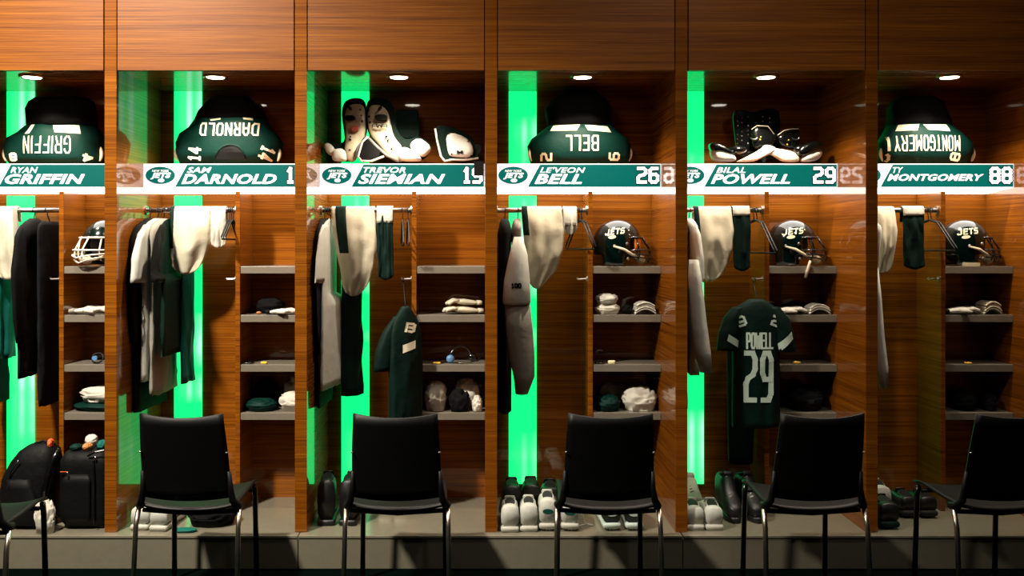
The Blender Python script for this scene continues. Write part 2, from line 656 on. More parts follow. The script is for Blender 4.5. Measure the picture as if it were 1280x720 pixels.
def build_locker(k):
    x0 = X0[k]
    x1 = x0 + INW
    t = thing('locker', LLAB[k], 'locker', (x0 + INW / 2, 0.3, PLAT), 'row of wooden lockers')
    MB().box(x0 - DIV, x0, 0, 0.64, PLAT, TOPZ).build('divider', W_PANEL, t, bevel=0.0015)
    if k == 5:
        MB().box(x1, x1 + DIV, 0, 0.64, PLAT, TOPZ).build('divider', W_PANEL, t, bevel=0.0015)
    MB().box(x0, x1, DEPTH, 0.64, PLAT, CEIL + .02).build('back_panel', W_PANEL, t)
    MB().box(x0 + .0005, x1 - .0005, 0.03, DEPTH - .0005, CEIL, CEIL + .02).build('top_panel', W_TOP, t)
    MB().box(x0 + .0005, x1 - .0005, 0.012, 0.03, CEIL, TOPZ).build('header_backing', DARKGAP, t)
    MB().box(x0 + .005, x1 - .005, -0.002, 0.012, CEIL - .002, TOPZ).build('header_panel', W_HEAD, t, bevel=0.001)
    # luminous green strip on the back panel
    MB().box(x0 + .075, x0 + .228, DEPTH - .012, DEPTH - .0005, 0.235, 1.82).build('light_strip', LED, t, bevel=.002)
    MB().box(x0 + .075, x0 + .228, DEPTH - .012, DEPTH - .0005, 1.975, CEIL - .001).build('light_strip', LED, t, bevel=.002)
    # name shelf
    zb, zt = 1.850, 1.971
    MB().box(x0 + .001, x1 - .001, SF + .006, DEPTH - .0005, zb + .004, zt).build('name_shelf', W_PANEL, t)
    mb = MB()
    a, b = x0 + .002, x1 - .002
    mb.add([(a, SF + .004, zb), (b, SF + .004, zb), (b, DEPTH - .013, zb - .021), (a, DEPTH - .013, zb - .021),
            (a, SF + .004, zb + .003), (b, SF + .004, zb + .003), (b, DEPTH - .013, zb + .003), (a, DEPTH - .013, zb + .003)],
           [(0, 3, 2, 1), (4, 5, 6, 7), (0, 1, 5, 4), (1, 2, 6, 5), (2, 3, 7, 6), (3, 0, 4, 7)])
    mb.build('shelf_light', SHELFGLOW, t)
    sg = MB().box(x0 + .001, x1 - .001, SF, SF + .005, zb, zt + .002).build('name_sign', SIGNW, t)
    part_label(sg, 'lit white name sign with green slanted panel')
    y = SF - .0003
    mb = MB()
    pts = [(x0 + .167, zb + .002), (x0 + .857, zb + .002), (x0 + .857, zt - .003), (x0 + .230, zt - .003)]
    mb.add([(p[0], y - .001, p[1]) for p in pts] + [(p[0], y, p[1]) for p in pts], [(0, 1, 2, 3), (0, 1, 5, 4), (1, 2, 6, 5), (2, 3, 7, 6), (3, 0, 4, 7)])
    mb.build('green_panel', SIGNG, sg)
    y2 = y - .0012
    zn = zt - .046
    font_text('first_name', FIRST[k], x0 + .229, x0 + .229 + FW[k], zn, zn + .030, y2, SIGNW, sg, bold=.018)
    h = .036 if k == 5 else .052
    zz = zn - .006
    font_text('surname', LAST[k], x0 + .200, x0 + .200 + LW[k], zz - h, zz, y2, SIGNW, sg, bold=.036)
    nx = x0 + .792
    nz = (zb + zt) / 2 + .002
    for i, ch in enumerate(NUMS[k]):
        dw = .036 if ch == '1' else .056
        dx = nx - .031 + .062 * i + (.008 if ch == '1' else 0)
        flat_quads('digit_outline', stroke_text(ch, dw + .010, .098, .027), dx, nz, y2, SIGNK, sg)
        flat_quads('digit', stroke_text(ch, dw, .088, .017), dx, nz, y2 - .0014, SIGNW, sg)
    # oval emblem
    ex, ez = x0 + .090, (zb + zt) / 2 + .002
    el = flat_quads('oval_emblem', ellipse_quads(0, 0, .077, .045, 32), ex, ez, y, SIGNG, sg)
    font_text('emblem_lettering', 'JETS', ex - .052, ex + .056, ez - .022, ez + .014, y2, SIGNW, sg, bold=.05)
    font_text('emblem_lettering', 'NEW YORK', ex - .044, ex + .046, ez + .017, ez + .029, y2, SIGNW, sg, bold=.02)
    flat_quads('emblem_football', ellipse_quads(0, 0, .017, .010, 16), ex + .004, ez - .027, y2, SIGNW, sg)
    # partition, cubby shelves, rod, hook
    px0, px1 = x0 + .481, x0 + .505
    MB().box(px0, px1, SF, DEPTH - .0005, PLAT + .001, zb - .022).build('partition', W_PANEL, t, bevel=.001)
    for zs in (1.437, 1.183, 0.924, 0.672):
        MB().box(px1 + .0005, x1 - .0005, SF + .006, DEPTH - .0005, zs - .037, zs).build('shelf', GREY_LAM, t, bevel=.0015)
    r = MB().tube([(x0 + .0005, .38, 1.731), (px0 - .0005, .38, 1.731)], .0125, 14).build('clothes_rod', STEEL, t, smooth=True)
    for xx, s in ((x0 + .0005, 1), (px0 - .0005, -1)):
        MB().tube([(xx, .38, 1.731), (xx + s * .008, .38, 1.731)], .024, 16).build('rod_flange', STEEL, r)
    hk = MB()
    hk.tube([(px0 - .0005, .362, 1.372), (px0 - .006, .362, 1.372)], .014, 12)
    hk.tube([(px0 - .004, .362, 1.372), (px0 - .05, .362, 1.369), (px0 - .056, .362, 1.377)], .005, 8)
    hk.build('coat_hook', CHROME, t)
    # downlight
    lx, ly = x0 + INW / 2, .16
    d = MB()
    n = 28
    rr = lambda r_, z: [Vector((lx + r_ * math.cos(2 * PI * j / n), ly + r_ * math.sin(2 * PI * j / n), z)) for j in range(n)]
    d.loft([rr(.043, CEIL - .0005), rr(.062, CEIL - .0005), rr(.062, CEIL - .006), rr(.056, CEIL - .010), rr(.043, CEIL - .006), rr(.043, CEIL - .0005)], cap=False)
    dn = d.build('downlight', BRASS, t, smooth=True)
    MB().loft([rr(.0425, CEIL - .001), rr(.0425, CEIL - .008)]).build('lens', LAMP, dn)
    ld = bpy.data.lights.new('downlight_spot', 'SPOT')
    ld.energy = 62
    ld.spot_size = math.radians(125)
    ld.spot_blend = 0.7
    ld.color = (1.0, 0.84, 0.66)
    ld.shadow_soft_size = .035
    lo = bpy.data.objects.new('downlight_spot', ld)
    COL.objects.link(lo)
    lo.location = (lx, ly, CEIL - .02)
    return t


for k in range(6):
    build_locker(k)


# ------------------------------------------------------------------ shoulder pads wearing jerseys, stood upside down on the name shelves
SHELF_TOP = 1.9735


def pads_in_jersey(k, rows, fold_py, name_box, nums, stripes, label, yc=.478, neck=None):
    """rows: (py, left px, right px, half depth) from the shelf upward; the upper, folded part is its own mesh"""
    rows = sorted(rows, key=lambda r: -r[0])
    x_mid = X((rows[1][1] + rows[1][2]) / 2, yc)
    t = thing('shoulder_pads', label, 'shoulder pads', (x_mid, yc, SHELF_TOP), 'jersey covered shoulder pads on the name shelves')

    def rings(sel, amp):
        out = []
        for i, (py, l, r, hd) in enumerate(sel):
            z = max(Z(py, yc), SHELF_TOP + .0015)
            xa, xb = X(l, yc), X(r, yc)
            out.append(ring(((xa + xb) / 2, yc, z), (xb - xa) / 2, hd, 40, 2.5, amp, 7, k * 1.3 + i * .5))
        return out
    low = [r for r in rows if r[0] >= fold_py]
    up = [r for r in rows if r[0] <= fold_py]
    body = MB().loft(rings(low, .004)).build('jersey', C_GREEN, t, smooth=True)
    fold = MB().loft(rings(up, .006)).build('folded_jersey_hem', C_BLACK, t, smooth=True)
    for ob, am in ((body, .006), (fold, .012)):
        for v in ob.data.vertices:
            w = parent_world(ob) @ v.co if False else v.co
            f = 1 - abs(noise.noise(Vector((v.co.x * 9 + k, v.co.y * 6, v.co.z * 13)))) * 2
            if v.co.z > SHELF_TOP + .01:
                d = Vector((v.co.x - x_mid, v.co.y - yc, 0))
                v.co += d.normalized() * am * (f - .6)
    bv = bvh_of(body)
    txt, bx0, bx1, by0, by1 = name_box
    cx, cz = X((bx0 + bx1) / 2, yc - .1), Z((by0 + by1) / 2, yc - .1)
    w, h = X(bx1, yc - .1) - X(bx0, yc - .1), Z(by0, yc - .1) - Z(by1, yc - .1)
    project('name_print', stroke_text(txt, w, h, min(.010, w / len(txt) * .21), gap=.40), bv, C_TRIM, body, cx, cz, PI)
    for (ch, px, py, ww, hh, rot) in nums:
        project('number_print', stroke_text(ch, ww, hh, .012, gap=.5), bv, C_TRIM, body, X(px, yc - .1), Z(py, yc - .1), rot, off=.004)
    for q in stripes:
        pts = [(X(a, yc - .1), Z(b, yc - .1)) for a, b in q]
        project('shoulder_stripe', poly_quads(pts), bv, C_TRIM, body, 0, 0)
    # white shoulder trim on both ends, and the arm opening seen at the sides
    for s, (l, r) in ((-1, (rows[1][1], rows[1][2])), (1, (rows[1][1], rows[1][2]))):
        ex = X(l if s < 0 else r, yc)
        m = MB()
        pts = []
        for i in range(9):
            a = -0.9 + 1.9 * i / 8
            pts.append((ex - s * .004 - s * .03 * (1 - math.cos(a)), yc - .03, SHELF_TOP + .062 + .05 * math.sin(a)))
        m.tube(pts, [.004 + .006 * math.sin(PI * i / 8) for i in range(9)], 8)
        m.build('sleeve_trim', C_TRIM, t, smooth=True)
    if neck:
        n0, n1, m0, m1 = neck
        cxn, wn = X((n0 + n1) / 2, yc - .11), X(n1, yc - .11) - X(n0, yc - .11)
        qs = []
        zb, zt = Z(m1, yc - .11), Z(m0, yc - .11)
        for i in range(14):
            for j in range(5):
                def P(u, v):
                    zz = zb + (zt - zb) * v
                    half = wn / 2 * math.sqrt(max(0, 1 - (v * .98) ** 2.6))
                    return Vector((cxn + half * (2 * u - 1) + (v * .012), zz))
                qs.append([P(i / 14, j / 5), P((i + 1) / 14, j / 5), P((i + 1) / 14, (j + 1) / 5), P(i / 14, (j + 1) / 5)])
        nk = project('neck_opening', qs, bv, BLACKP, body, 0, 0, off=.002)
        m = MB()
        rim = []
        for i in range(15):
            a = PI * i / 14
            x, z = cxn - wn / 2 * math.cos(a) + .006 * math.sin(a), zb + (zt - zb) * math.sin(a) ** .8
            h_ = bv.ray_cast(Vector((x, -1, z)), Vector((0, 1, 0)))
            if h_[0] is not None:
                rim.append(h_[0])
        if len(rim) > 3:
            m.tube(rim, .006, 8)
            m.build('collar', C_DGREEN, body, smooth=True)
    return t


pads_in_jersey(0, [(206, 14, 128, .10), (197, 8, 131, .112), (183, 6, 131.5, .114), (174, 10, 130, .11), (166, 24, 126, .10), (158, 33, 121, .09), (150, 35, 120, .085), (137, 34, 119, .08), (128, 38, 117, .07), (122, 46, 108, .045)], 158,
               ('GRIFFIN', 30, 89, 170, 192), [('8', 15, 196, .045, .045, PI), ('4', 107, 197, .045, .045, PI * .9)],
               [[(30, 167), (36, 155), (42, 155), (37, 167)], [(65, 156), (97, 156), (100, 167), (68, 165)]],
               'jersey covered shoulder pads with sleeve digits 8 and 4, upside down')
pads_in_jersey(1, [(206, 226, 344, .10), (192, 221, 352, .112), (179, 220, 354, .114), (168, 226, 346, .11), (160, 237, 339, .102), (150, 244, 334, .095), (140, 249, 330, .085), (129, 258, 318, .075), (121, 266, 311, .05)], 150,
               ('DARNOLD', 250, 323, 153, 170), [('14', 243, 192, .07, .075, PI / 2 * .93), ('14', 332, 192, .07, .07, -PI / 2 * 1.25)],
               [[(262, 149), (275, 147), (275, 149), (263, 151)], [(303, 146), (315, 146), (315, 150), (304, 149)]],
               'jersey covered shoulder pads with gaping neck hole and 14 sleeves', neck=(268, 306, 181, 204))
pads_in_jersey(3, [(206, 664, 785, .10), (196, 661, 788, .112), (183, 660, 788, .114), (174, 664, 785, .11), (166, 675, 775, .10), (158, 684, 766, .09), (150, 683, 763, .085), (137, 682, 764, .08), (124, 690, 758, .07), (114, 706, 744, .045)], 158,
               ('BELL', 707, 748, 169, 189), [('2', 683, 196, .044, .062, PI / 2), ('6', 768, 195.5, .044, .062, PI / 2)],
               [[(688, 163), (692, 156), (725, 155.5), (721, 163)], [(731, 156), (760, 157), (765, 165), (735, 163)]],
               'jersey covered shoulder pads with short four letter name print')
pads_in_jersey(5, [(206, 1099, 1207, .10), (192, 1097, 1214, .112), (181, 1096, 1215, .114), (172, 1102, 1206, .11), (164, 1106, 1196, .10), (157, 1109, 1188, .09), (149, 1110, 1186, .085), (137, 1108, 1185, .08), (128, 1114, 1180, .07), (121, 1126, 1168, .045)], 157,
               ('MONTGOMERY', 1120, 1200, 169, 189), [('II', 1111.5, 179, .036, .080, PI), ('8', 1109, 196.5, .044, .058, PI / 2), ('8', 1194, 196, .044, .058, PI / 2 * .9)],
               [[(1115, 163), (1119, 155), (1150, 155), (1146, 163)], [(1155, 155), (1185, 155), (1188, 164), (1160, 162)]],
               'jersey covered shoulder pads with long surname print and digit 8 sleeves')

# ---- opened white pads (bay 3): two arch plates hinged at the middle
YP = .40


def c2(pts):       # points measured in a 5.333x enlargement that starts at (390, 110)
    return [(390 + a / 5.333, 110 + b / 5.333) for a, b in pts]


def dome(name, cxp, cyp, rxp, ryp, y, dep, mat, parent, rot=0.0):
    m = MB()
    sc = F / (CAM_D + y)
    m.ellipsoid((0, 0, 0), rxp / sc, dep, ryp / sc, 20, 12)
    m.xf(Matrix.Translation((X(cxp, y), y, max(Z(cyp, y), SHELF_TOP + ryp / sc * .98))) @ Matrix.Rotation(rot, 4, 'Y'))
    return m.build(name, mat, parent, smooth=True)


t = thing('shoulder_pads', 'opened white shoulder pads standing on shelf, riveted arch plates side by side', 'shoulder pads', (X(465, YP), YP, SHELF_TOP))
SB = 499   # bottom row of the enlargement = shelf top
plate('padding', c2([(195, 180), (205, 100), (250, 66), (320, 62), (357, 90), (360, 200), (370, 310), (310, 390), (300, SB - 6), (235, SB - 6), (150, SB - 8), (88, 440), (80, 372), (115, 358), (160, 378), (215, 365), (222, 330)]), YP + .05, .035, C_DGREEN, t, lean=.12)
plate('padding', c2([(362, 70), (460, 56), (520, 80), (554, 150), (556, 240), (590, 325), (640, 350), (700, 322), (760, 345), (808, 395), (745, SB - 6), (600, SB - 6), (540, SB - 8), (440, 370), (375, 315), (360, 200)]), YP + .05, .035, C_DGREEN, t, lean=.12)
a = plate('arch_plate', c2([(212, 190), (228, 122), (270, 98), (342, 106), (352, 180), (356, 325), (318, 370), (298, SB - 6), (238, SB - 6), (212, 420), (228, 330)]), YP + .012, .012, CREAMP, t, lean=.12, bulge=.014)
b = plate('arch_plate', c2([(366, 116), (440, 103), (500, 140), (520, 220), (545, 330), (610, 395), (575, 440), (620, SB - 6), (540, SB - 8), (430, 365), (372, 300)]), YP + .012, .012, CREAMP, t, lean=.12, bulge=.014)
for par, rects in ((a, [[(222, 188), (292, 188), (292, 222), (222, 222)], [(240, 128), (262, 125), (272, 150), (252, 150)]]),
                   (b, [[(424, 183), (506, 183), (506, 218), (424, 218)], [(440, 150), (464, 122), (470, 134), (448, 156)]])):
    for q in rects:
        plate('slot', c2(q), YP + .03, .04, BLACKP, par, lean=0, it=1, bevel=.001)
plate('flag_sticker', c2([(268, 256), (312, 256), (312, 290), (268, 290)]), YP + .012, .026, plain('red_sticker', lin(190, 90, 75), .5), a, it=0, bevel=.0005)
for par, pts in ((a, [(322, 145), (327, 185), (333, 222), (255, 325), (255, 345), (252, 412)]), (b, [(376, 148), (380, 190), (386, 230), (495, 323), (506, 345), (530, 407)])):
    for (u, v) in c2(pts):
        MB().ellipsoid((X(u, YP - .012), YP - .012, Z(v, YP - .012)), .006, .004, .006, 10, 6).build('rivet', BLACKG, par, smooth=True)
qs = stroke_text('W', .03, .022, .004)
for j, (u, w) in enumerate(((412, 30), (440, 34), (470, 30))):
    flat_quads('plate_print', stroke_text('W' if j % 2 else 'A', w / 5.333 / 235 * 1.5, .022, .004), X(390 + (u + 10) / 5.333, YP - .014), Z(110 + 252 / 5.333, YP - .014), YP - .0145, BLACKP, b)
plate('epaulet', c2([(80, 375), (115, 366), (148, 395), (160, 430), (130, 458), (95, 430)]), YP + .008, .02, WHITEP, t, bulge=.02)
plate('shoulder_cap', c2([(140, 420), (175, 402), (222, 412), (236, 470), (228, SB - 6), (150, SB - 6), (134, 465)]), YP - .004, .02, WHITEP, t, bulge=.025)
plate('epaulet', c2([(655, 372), (700, 335), (752, 352), (800, 400), (780, 440), (742, 468), (690, 440), (660, 410)]), YP + .008, .02, WHITEP, t, bulge=.02)
plate('shoulder_cap', c2([(572, 425), (600, 396), (645, 400), (715, 450), (735, 478), (720, SB - 6), (600, SB - 6), (575, 460)]), YP - .004, .02, WHITEP, t, bulge=.025)
plate('neck_pouch', c2([(302, 450), (335, 355), (375, 318), (490, 445), (400, SB - 8), (330, SB - 8)]), YP + .03, .055, BLACKP, t, lean=0)
m = MB()
m.tube([(X(u, YP - .03), YP - .03, Z(v, YP - .03)) for u, v in c2([(480, 455), (400, SB - 12), (330, SB - 12), (306, 455), (335, 360), (372, 325)])], .006, 8)
m.build('pouch_piping', WHITEP, t, smooth=True)
for pts in ([(372, 330), (430, 390), (500, 450), (580, 490)], [(345, 350), (305, 400), (280, 480)]):
    MB().tube([(X(u, YP - .02), YP - .02, Z(v, YP - .02)) for u, v in c2(pts)], .008, 8).build('strap', plain('grey_webbing', lin(120, 118, 114), .7), t, smooth=True)
bp_ = plate('back_panel', c2([(560, 152), (640, 146), (708, 148), (722, 300), (722, 340), (570, 345)]), YP + .115, .03, C_DGREEN, t, it=0, bevel=.008)
plate('leg', c2([(600, 330), (680, 330), (680, SB - 6), (600, SB - 6)]), YP + .112, .02, BLACKP, t, it=0)

t = thing('back_plate', 'small white back plate with black strap dangling over number 19 sign', 'back plate', (X(572, .40), .40, SHELF_TOP))
plate('padding', c2([(812, 275), (868, 244), (1045, 310), (1092, 380), (1125, 470), (1010, SB - 6), (935, SB - 7), (880, SB - 6), (848, 462)]), .44, .05, C_DGREEN, t)
a = plate('plate', c2([(888, 282), (1062, 340), (1084, 468), (935, 462), (905, 440)]), .385, .01, WHITEP, t, bulge=.012)
for (u, v) in c2([(908, 300), (1038, 355), (930, 440), (1060, 452)]):
    MB().ellipsoid((X(u, .365), .365, Z(v, .365)), .005, .004, .005, 10, 6).build('rivet', BLACKG, a, smooth=True)
flat_quads('plate_print', stroke_text('M', .03, .02, .007), X(390 + 985 / 5.333, .36), Z(110 + 428 / 5.333, .36), .3605, BLACKP, a)
m = MB()
m.tube([(X(u, .39), .385, Z(v, .39)) for u, v in c2([(822, 272), (835, 350), (860, 455), (885, 488), (935, 478), (1010, 480), (1110, 470)])], .006, 8)
m.build('rim', WHITEP, t, smooth=True)
m = MB()
sx0, sx1 = X(390 + 1080 / 5.333, .33), X(390 + 1146 / 5.333, .33)
m.box(sx0, sx1, .3305, .335, Z(219.5, .33), SHELF_TOP + .012)
m.box(sx0, sx1, .3305, .40, SHELF_TOP + .008, SHELF_TOP + .013)
m.build('strap', BLACKP, t, bevel=.001)
plate('buckle', c2([(1085, 375), (1130, 375), (1128, 435), (1095, 450)]), .42, .03, BLACKP, t)

# ---- black pads (bay 5)


def c5(pts):       # 5.76x enlargement from (870, 120)
    return [(870 + a / 5.76, 120 + b / 5.76) for a, b in pts]


t = thing('shoulder_pads', 'black riveted shoulder pads with white arch straps lying on shelf', 'shoulder pads', (X(955, YP), YP, SHELF_TOP))
SB = 483
a = plate('back_plate', c5([(250, 115), (330, 98), (400, 125), (480, 93), (585, 96), (604, 180), (592, 280), (602, 360), (600, SB - 8), (290, SB - 8), (262, 250)]), YP + .11, .03, BLACKG, t, bevel=.008)
for i in range(7):
    for j, u in enumerate((298, 330, 375, 430, 480, 530)):
        v = 150 + i * 32 + (j % 2) * 10
        if (u > 400 and v > 205) or (i + j) % 4 == 3:
            continue
        (p, q), = c5([(u, v)])
        MB().ellipsoid((X(p, YP + .08), YP + .079, Z(q, YP + .08)), .0035, .003, .0035, 8, 5).build('rivet', BRASS if u < 305 else STEEL, a, smooth=True)
l = plate('chest_plate', c5([(402, 215), (480, 204), (560, 258), (584, 300), (540, 375), (420, 392), (398, 330)]), YP + .03, .012, BLACKG, t, bulge=.012, lean=.1)
r = plate('chest_plate', c5([(588, 285), (650, 232), (748, 212), (748, 340), (705, 392), (620, 372), (584, 320)]), YP + .03, .012, BLACKG, t, bulge=.012, lean=.1)
for par, pts in ((l, [(402, 240), (440, 212), (520, 216), (565, 275)]), (r, [(590, 280), (640, 245), (700, 236), (742, 236)])):
    MB().tube([(X(u, YP), YP + .005, Z(v, YP)) for u, v in c5(pts)], .0022, 6).build('plate_piping', CREAMP, par, smooth=True)
for par, pts in ((l, [(465, 295), (460, 314)]), (r, [(665, 318), (655, 350)])):
    for (u, v) in c5(pts):
        MB().ellipsoid((X(u, YP), YP - .004, Z(v, YP)), .004, .004, .004, 8, 5).build('rivet', YELLOW, par, smooth=True)
for par, (u, v) in ((l, (415, 298)), (r, (715, 300))):
    (p, q), = c5([(u, v)])
    MB().tube([(X(p, YP) + .018 * math.cos(s), YP - .004, Z(q, YP) + .010 * math.sin(s)) for s in [PI + PI * i / 8 for i in range(9)]], .003, 6).build('buckle', STEEL, par)
plate('arch_strap', c5([(495, 345), (585, 378), (548, 412), (480, 445), (410, SB - 6), (270, SB - 5), (330, 455), (410, 412), (460, 385)]), YP - .01, .012, WHITEP, t, bulge=.012)
plate('arch_strap', c5([(505, 385), (560, 376), (700, 398), (745, 450), (735, SB - 5), (625, SB - 5), (572, 445), (520, 418)]), YP - .005, .012, WHITEP, t, bulge=.012)
plate('shoulder_cap', c5([(92, 385), (150, 375), (230, 405), (272, 440), (280, SB - 5), (130, SB - 5), (100, 440)]), YP - .005, .03, WHITEP, t, bulge=.03)
plate('shoulder_cap', c5([(892, 395), (885, 440), (840, SB - 5), (735, SB - 5), (765, 430), (835, 405)]), YP - .005, .03, WHITEP, t, bulge=.03)
plate('epaulet', c5([(82, 345), (130, 340), (225, 385), (275, 425), (240, 428), (150, 395), (98, 410)]), YP - .01, .04, BLACKG, t, bulge=.02)
plate('epaulet', c5([(895, 368), (880, 330), (820, 325), (740, 362), (705, 420), (760, 440), (845, 405), (890, 395)]), YP - .01, .04, BLACKG, t, bulge=.02)
dome('cap_pad', 922, 187.5, 12, 5.5, YP - .02, .035, BLACKG, t)
dome('cap_pad', 1004, 187, 13, 6.5, YP - .02, .035, BLACKG, t)
plate('centre_strap', c5([(474, 420), (500, 420), (500, SB - 5), (474, SB - 5)]), YP - .02, .008, BLACKP, t, it=0, bevel=.001)

# ------------------------------------------------------------------ helmets


def make_helmet(loc, rz, label, visor=None, mask_mat=None, strap_hang=False, jets=True, box=False):
    t = thing('football_helmet', label, 'helmet', loc, 'football helmets on the cubby shelves')
    mask_mat = mask_mat or BLACKG
    R_ = Matrix.Translation(loc) @ Matrix.Rotation(rz, 4, 'Z')
    nu, nv = 48, 22
    H0, ZC = .0025, .125        # bottom, centre height of the dome
    m = MB()

    def pt(i, phi):
        # i: 0 top .. nv bottom
        s = i / nv
        if s < .6:
            a = s / .6 * PI / 2
            r, z = math.sin(a), ZC + .118 * math.cos(a)
        else:
            q = (s - .6) / .4
            r, z = 1 - .10 * q ** 2, ZC - q * (ZC - H0 - .004)
        c, sn = math.cos(phi), math.sin(phi)
        rx = .122 if c > 0 else .128
        return Vector((rx * r * c - .008, .104 * r * sn, z))
    for i in range(nv + 1):
        for j in range(nu):
            m.v.append(pt(i, 2 * PI * j / nu))
    for i in range(nv):
        for j in range(nu):
            ph = (j + .5) / nu * 2 * PI
            d = min(ph, 2 * PI - ph)
            z = pt(i + .5, ph).z
            if z < .148 and d < 1.0 + (.25 if z < .06 else 0):
                continue
            if z < .055 and d > 2.2:
                continue
            k2 = (j + 1) % nu
            m.f.append((i * nu + j, i * nu + k2, (i + 1) * nu + k2, (i + 1) * nu + j))
    m.xf(R_)
    sh = m.build('shell', HELM, t, smooth=True, solid=.008, recalc=False)
    # inside padding
    MB().ellipsoid((-.02, 0, .115), .092, .085, .10, 20, 12).xf(R_).build('inner_padding', FOAM, t, smooth=True)
    # facemask bars
    mk = MB()

    def arc(z, x, w, bx, n=13, dz=0):
        return [R_ @ Vector((bx + (x - bx) * math.cos(a) ** .7 if math.cos(a) > 0 else bx, w * math.sin(a), z + dz * abs(math.sin(a)))) for a in [-PI / 2 + PI * i / (n - 1) for i in range(n)]]
    mk.tube(arc(.085, .168, .098, .05), .0042, 8)
    mk.tube(arc(.045, .172, .098, .05, dz=.02), .0042, 8)
    mk.tube(arc(.018, .160, .092, .06, dz=.03), .0042, 8)
    mk.tube(arc(.150, .124, .095, .045), .0042, 8)
    for yy in (-.028, .028):
        mk.tube([R_ @ Vector(p) for p in ((.118, yy, .155), (.16, yy, .088), (.164, yy, .046), (.152, yy, .018))], .0042, 8)
    for yy in (-.083, .083):
        mk.tube([R_ @ Vector(p) for p in ((.085, yy, .150), (.10, yy, .085), (.10, yy, .05), (.09, yy, .03))], .0042, 8)
    mk.build('facemask', mask_mat, t, smooth=True)
    if visor:
        v = MB()
        rows = []
        for z in (.082, .105, .13, .15):
            rows.append([R_ @ Vector((.04 + (.118 - .04) * max(0, math.cos(a)) ** .6, .092 * math.sin(a), z)) for a in [-1.3 + 2.6 * i / 14 for i in range(15)]])
        v.loft(rows, cap=False, closed=False)
        v.build('visor', visor, t, smooth=True, solid=.003)
    # brow bumper, ear hole, chin strap, snaps
    br = MB()
    br.tube([R_ @ Vector((.118 * math.cos(a) - .002, .106 * math.sin(a), .152)) for a in [-.95 + 1.9 * i / 12 for i in range(13)]], .006, 8)
    br.build('brow_bumper', BLACKG, t, smooth=True)
    for s in (-1, 1):
        MB().ellipsoid(R_ @ Vector((.005, s * .102, .075)), .018, .006, .018, 14, 8).build('ear_hole', BLACKP, t, smooth=True)
        st = MB()
        st.tube([R_ @ Vector(p) for p in ((-.035, s * .107, .105), (.02, s * .108, .088), (.06, s * .10, .062), (.10, s * .065, .040), (.122, s * .03, .032))], [.005, .008, .008, .008, .007], 8)
        st.build('chin_strap', CREAMP, t, smooth=True)
        for p in ((-.03, .107, .107), (.035, .106, .118), (.04, .104, .04)):
            MB().ellipsoid(R_ @ Vector((p[0], s * p[1], p[2])), .008, .005, .008, 10, 6).build('snap', STEEL, t, smooth=True)
    MB().ellipsoid(R_ @ Vector((.112, 0, .034)), .026, .036, .024, 16, 10).build('chin_cup', CREAMP, t, smooth=True)
    if strap_hang:
        fy = SF - .004
        st = MB()
        q = R_ @ Vector((.09, -.10, .03))
        st.tube([q, Vector((q.x - .004, min(q.y, fy) , loc[2] + .012)), Vector((q.x - .016, fy - .006, loc[2] - .02)), Vector((q.x - .026, fy - .006, loc[2] - .06))], [.006, .008, .009, .007], 8)
        st.build('loose_strap', CREAMP, t, smooth=True)
    if jets:
        bv = bvh_of(sh)
        qs = []
        # italic wordmark built from block strokes
        J = [[(.5, 1), (.5, .15), (.38, 0), (.1, 0), (0, .15)]]
        S_ = [[(.55, 1), (.1, 1), (0, .86), (0, .62), (.1, .52), (.48, .52), (.58, .4), (.58, .14), (.46, 0), (0, 0)]]
        GL['J'], GL['S'] = J, S_
        c = R_ @ Vector((-.035, 0, .183))
        project('side_wordmark', stroke_text('JETS', .102, .032, .0068, gap=.34), bv, C_TRIM, sh, c.x, c.z, .10, shear=.35)
        c = R_ @ Vector((-.052, 0, .153))
        project('side_football', ellipse_quads(0, 0, .020, .009), bv, C_TRIM, sh, c.x, c.z, .15)
    return t


AMBER = plain('amber_visor', lin(230, 130, 40), .1, coat=1)
HY = .462
HZ = 1.4375
make_helmet((X(774, HY), HY, HZ), -.10, 'glossy dark helmet with amber visor on shelf beside wood wall', visor=AMBER)
make_helmet((X(992, HY), HY, HZ), -.42, 'glossy dark helmet with white chin strap hanging over the shelf edge', strap_hang=True)
make_helmet((X(1207, HY), HY, HZ), -.06, 'glossy dark helmet with white wordmark in bay with 88 sign')
make_helmet((X(131, .45), .452, HZ), -PI * .66, 'glossy dark helmet turned towards coats, above white gloves', jets=False, mask_mat=WHITEP)
bx_ = MB().box(X(1203, .37), X(1223, .37), .352, .372, HZ + .0005, HZ + .018).build('small_box', CREAMP, bevel=.001)
tag(bx_, 'tiny cream box at foot of helmet in bay with 88 sign', 'box')


# ------------------------------------------------------------------ hanging clothes
ROD_Y, ROD_Z, ROD_R = .38, 1.731, .0125


def frame(x, y, z, rz):
    return Matrix.Translation((x, y, z)) @ Matrix.Rotation(rz, 4, 'Z')


def hanger_mesh(width=.40, drop=.10, hook=.035, r=.0045, rz=0.0):
    """in the local YZ plane; origin = the point where the hook touches the rod top"""
    m = MB()
    hk = []
    R = .017
    for i in range(11):
        a = PI * (1.15 - 1.15 * i / 10) - .0
        hk.append((0, -R * math.cos(a) * -1, R * math.sin(a) - R + .003))
    hk += [(0, R * .4, -.032), (0, 0, -.05), (0, 0, -.065)]
    m.tube(hk, .0026, 6)
    w = width / 2
    tri = [(0, 0, -.062), (0, -w * .35, -.078), (0, -w, -.062 - drop), (0, -w * .93, -.075 - drop), (0, w * .93, -.075 - drop), (0, w, -.062 - drop), (0, w * .35, -.078)]
    m2 = MB().tube(tri, r, 6, closed=True)
    m2.xf(Matrix.Rotation(rz, 4, 'Z'))
    m.add(m2.v, m2.f)
    return m


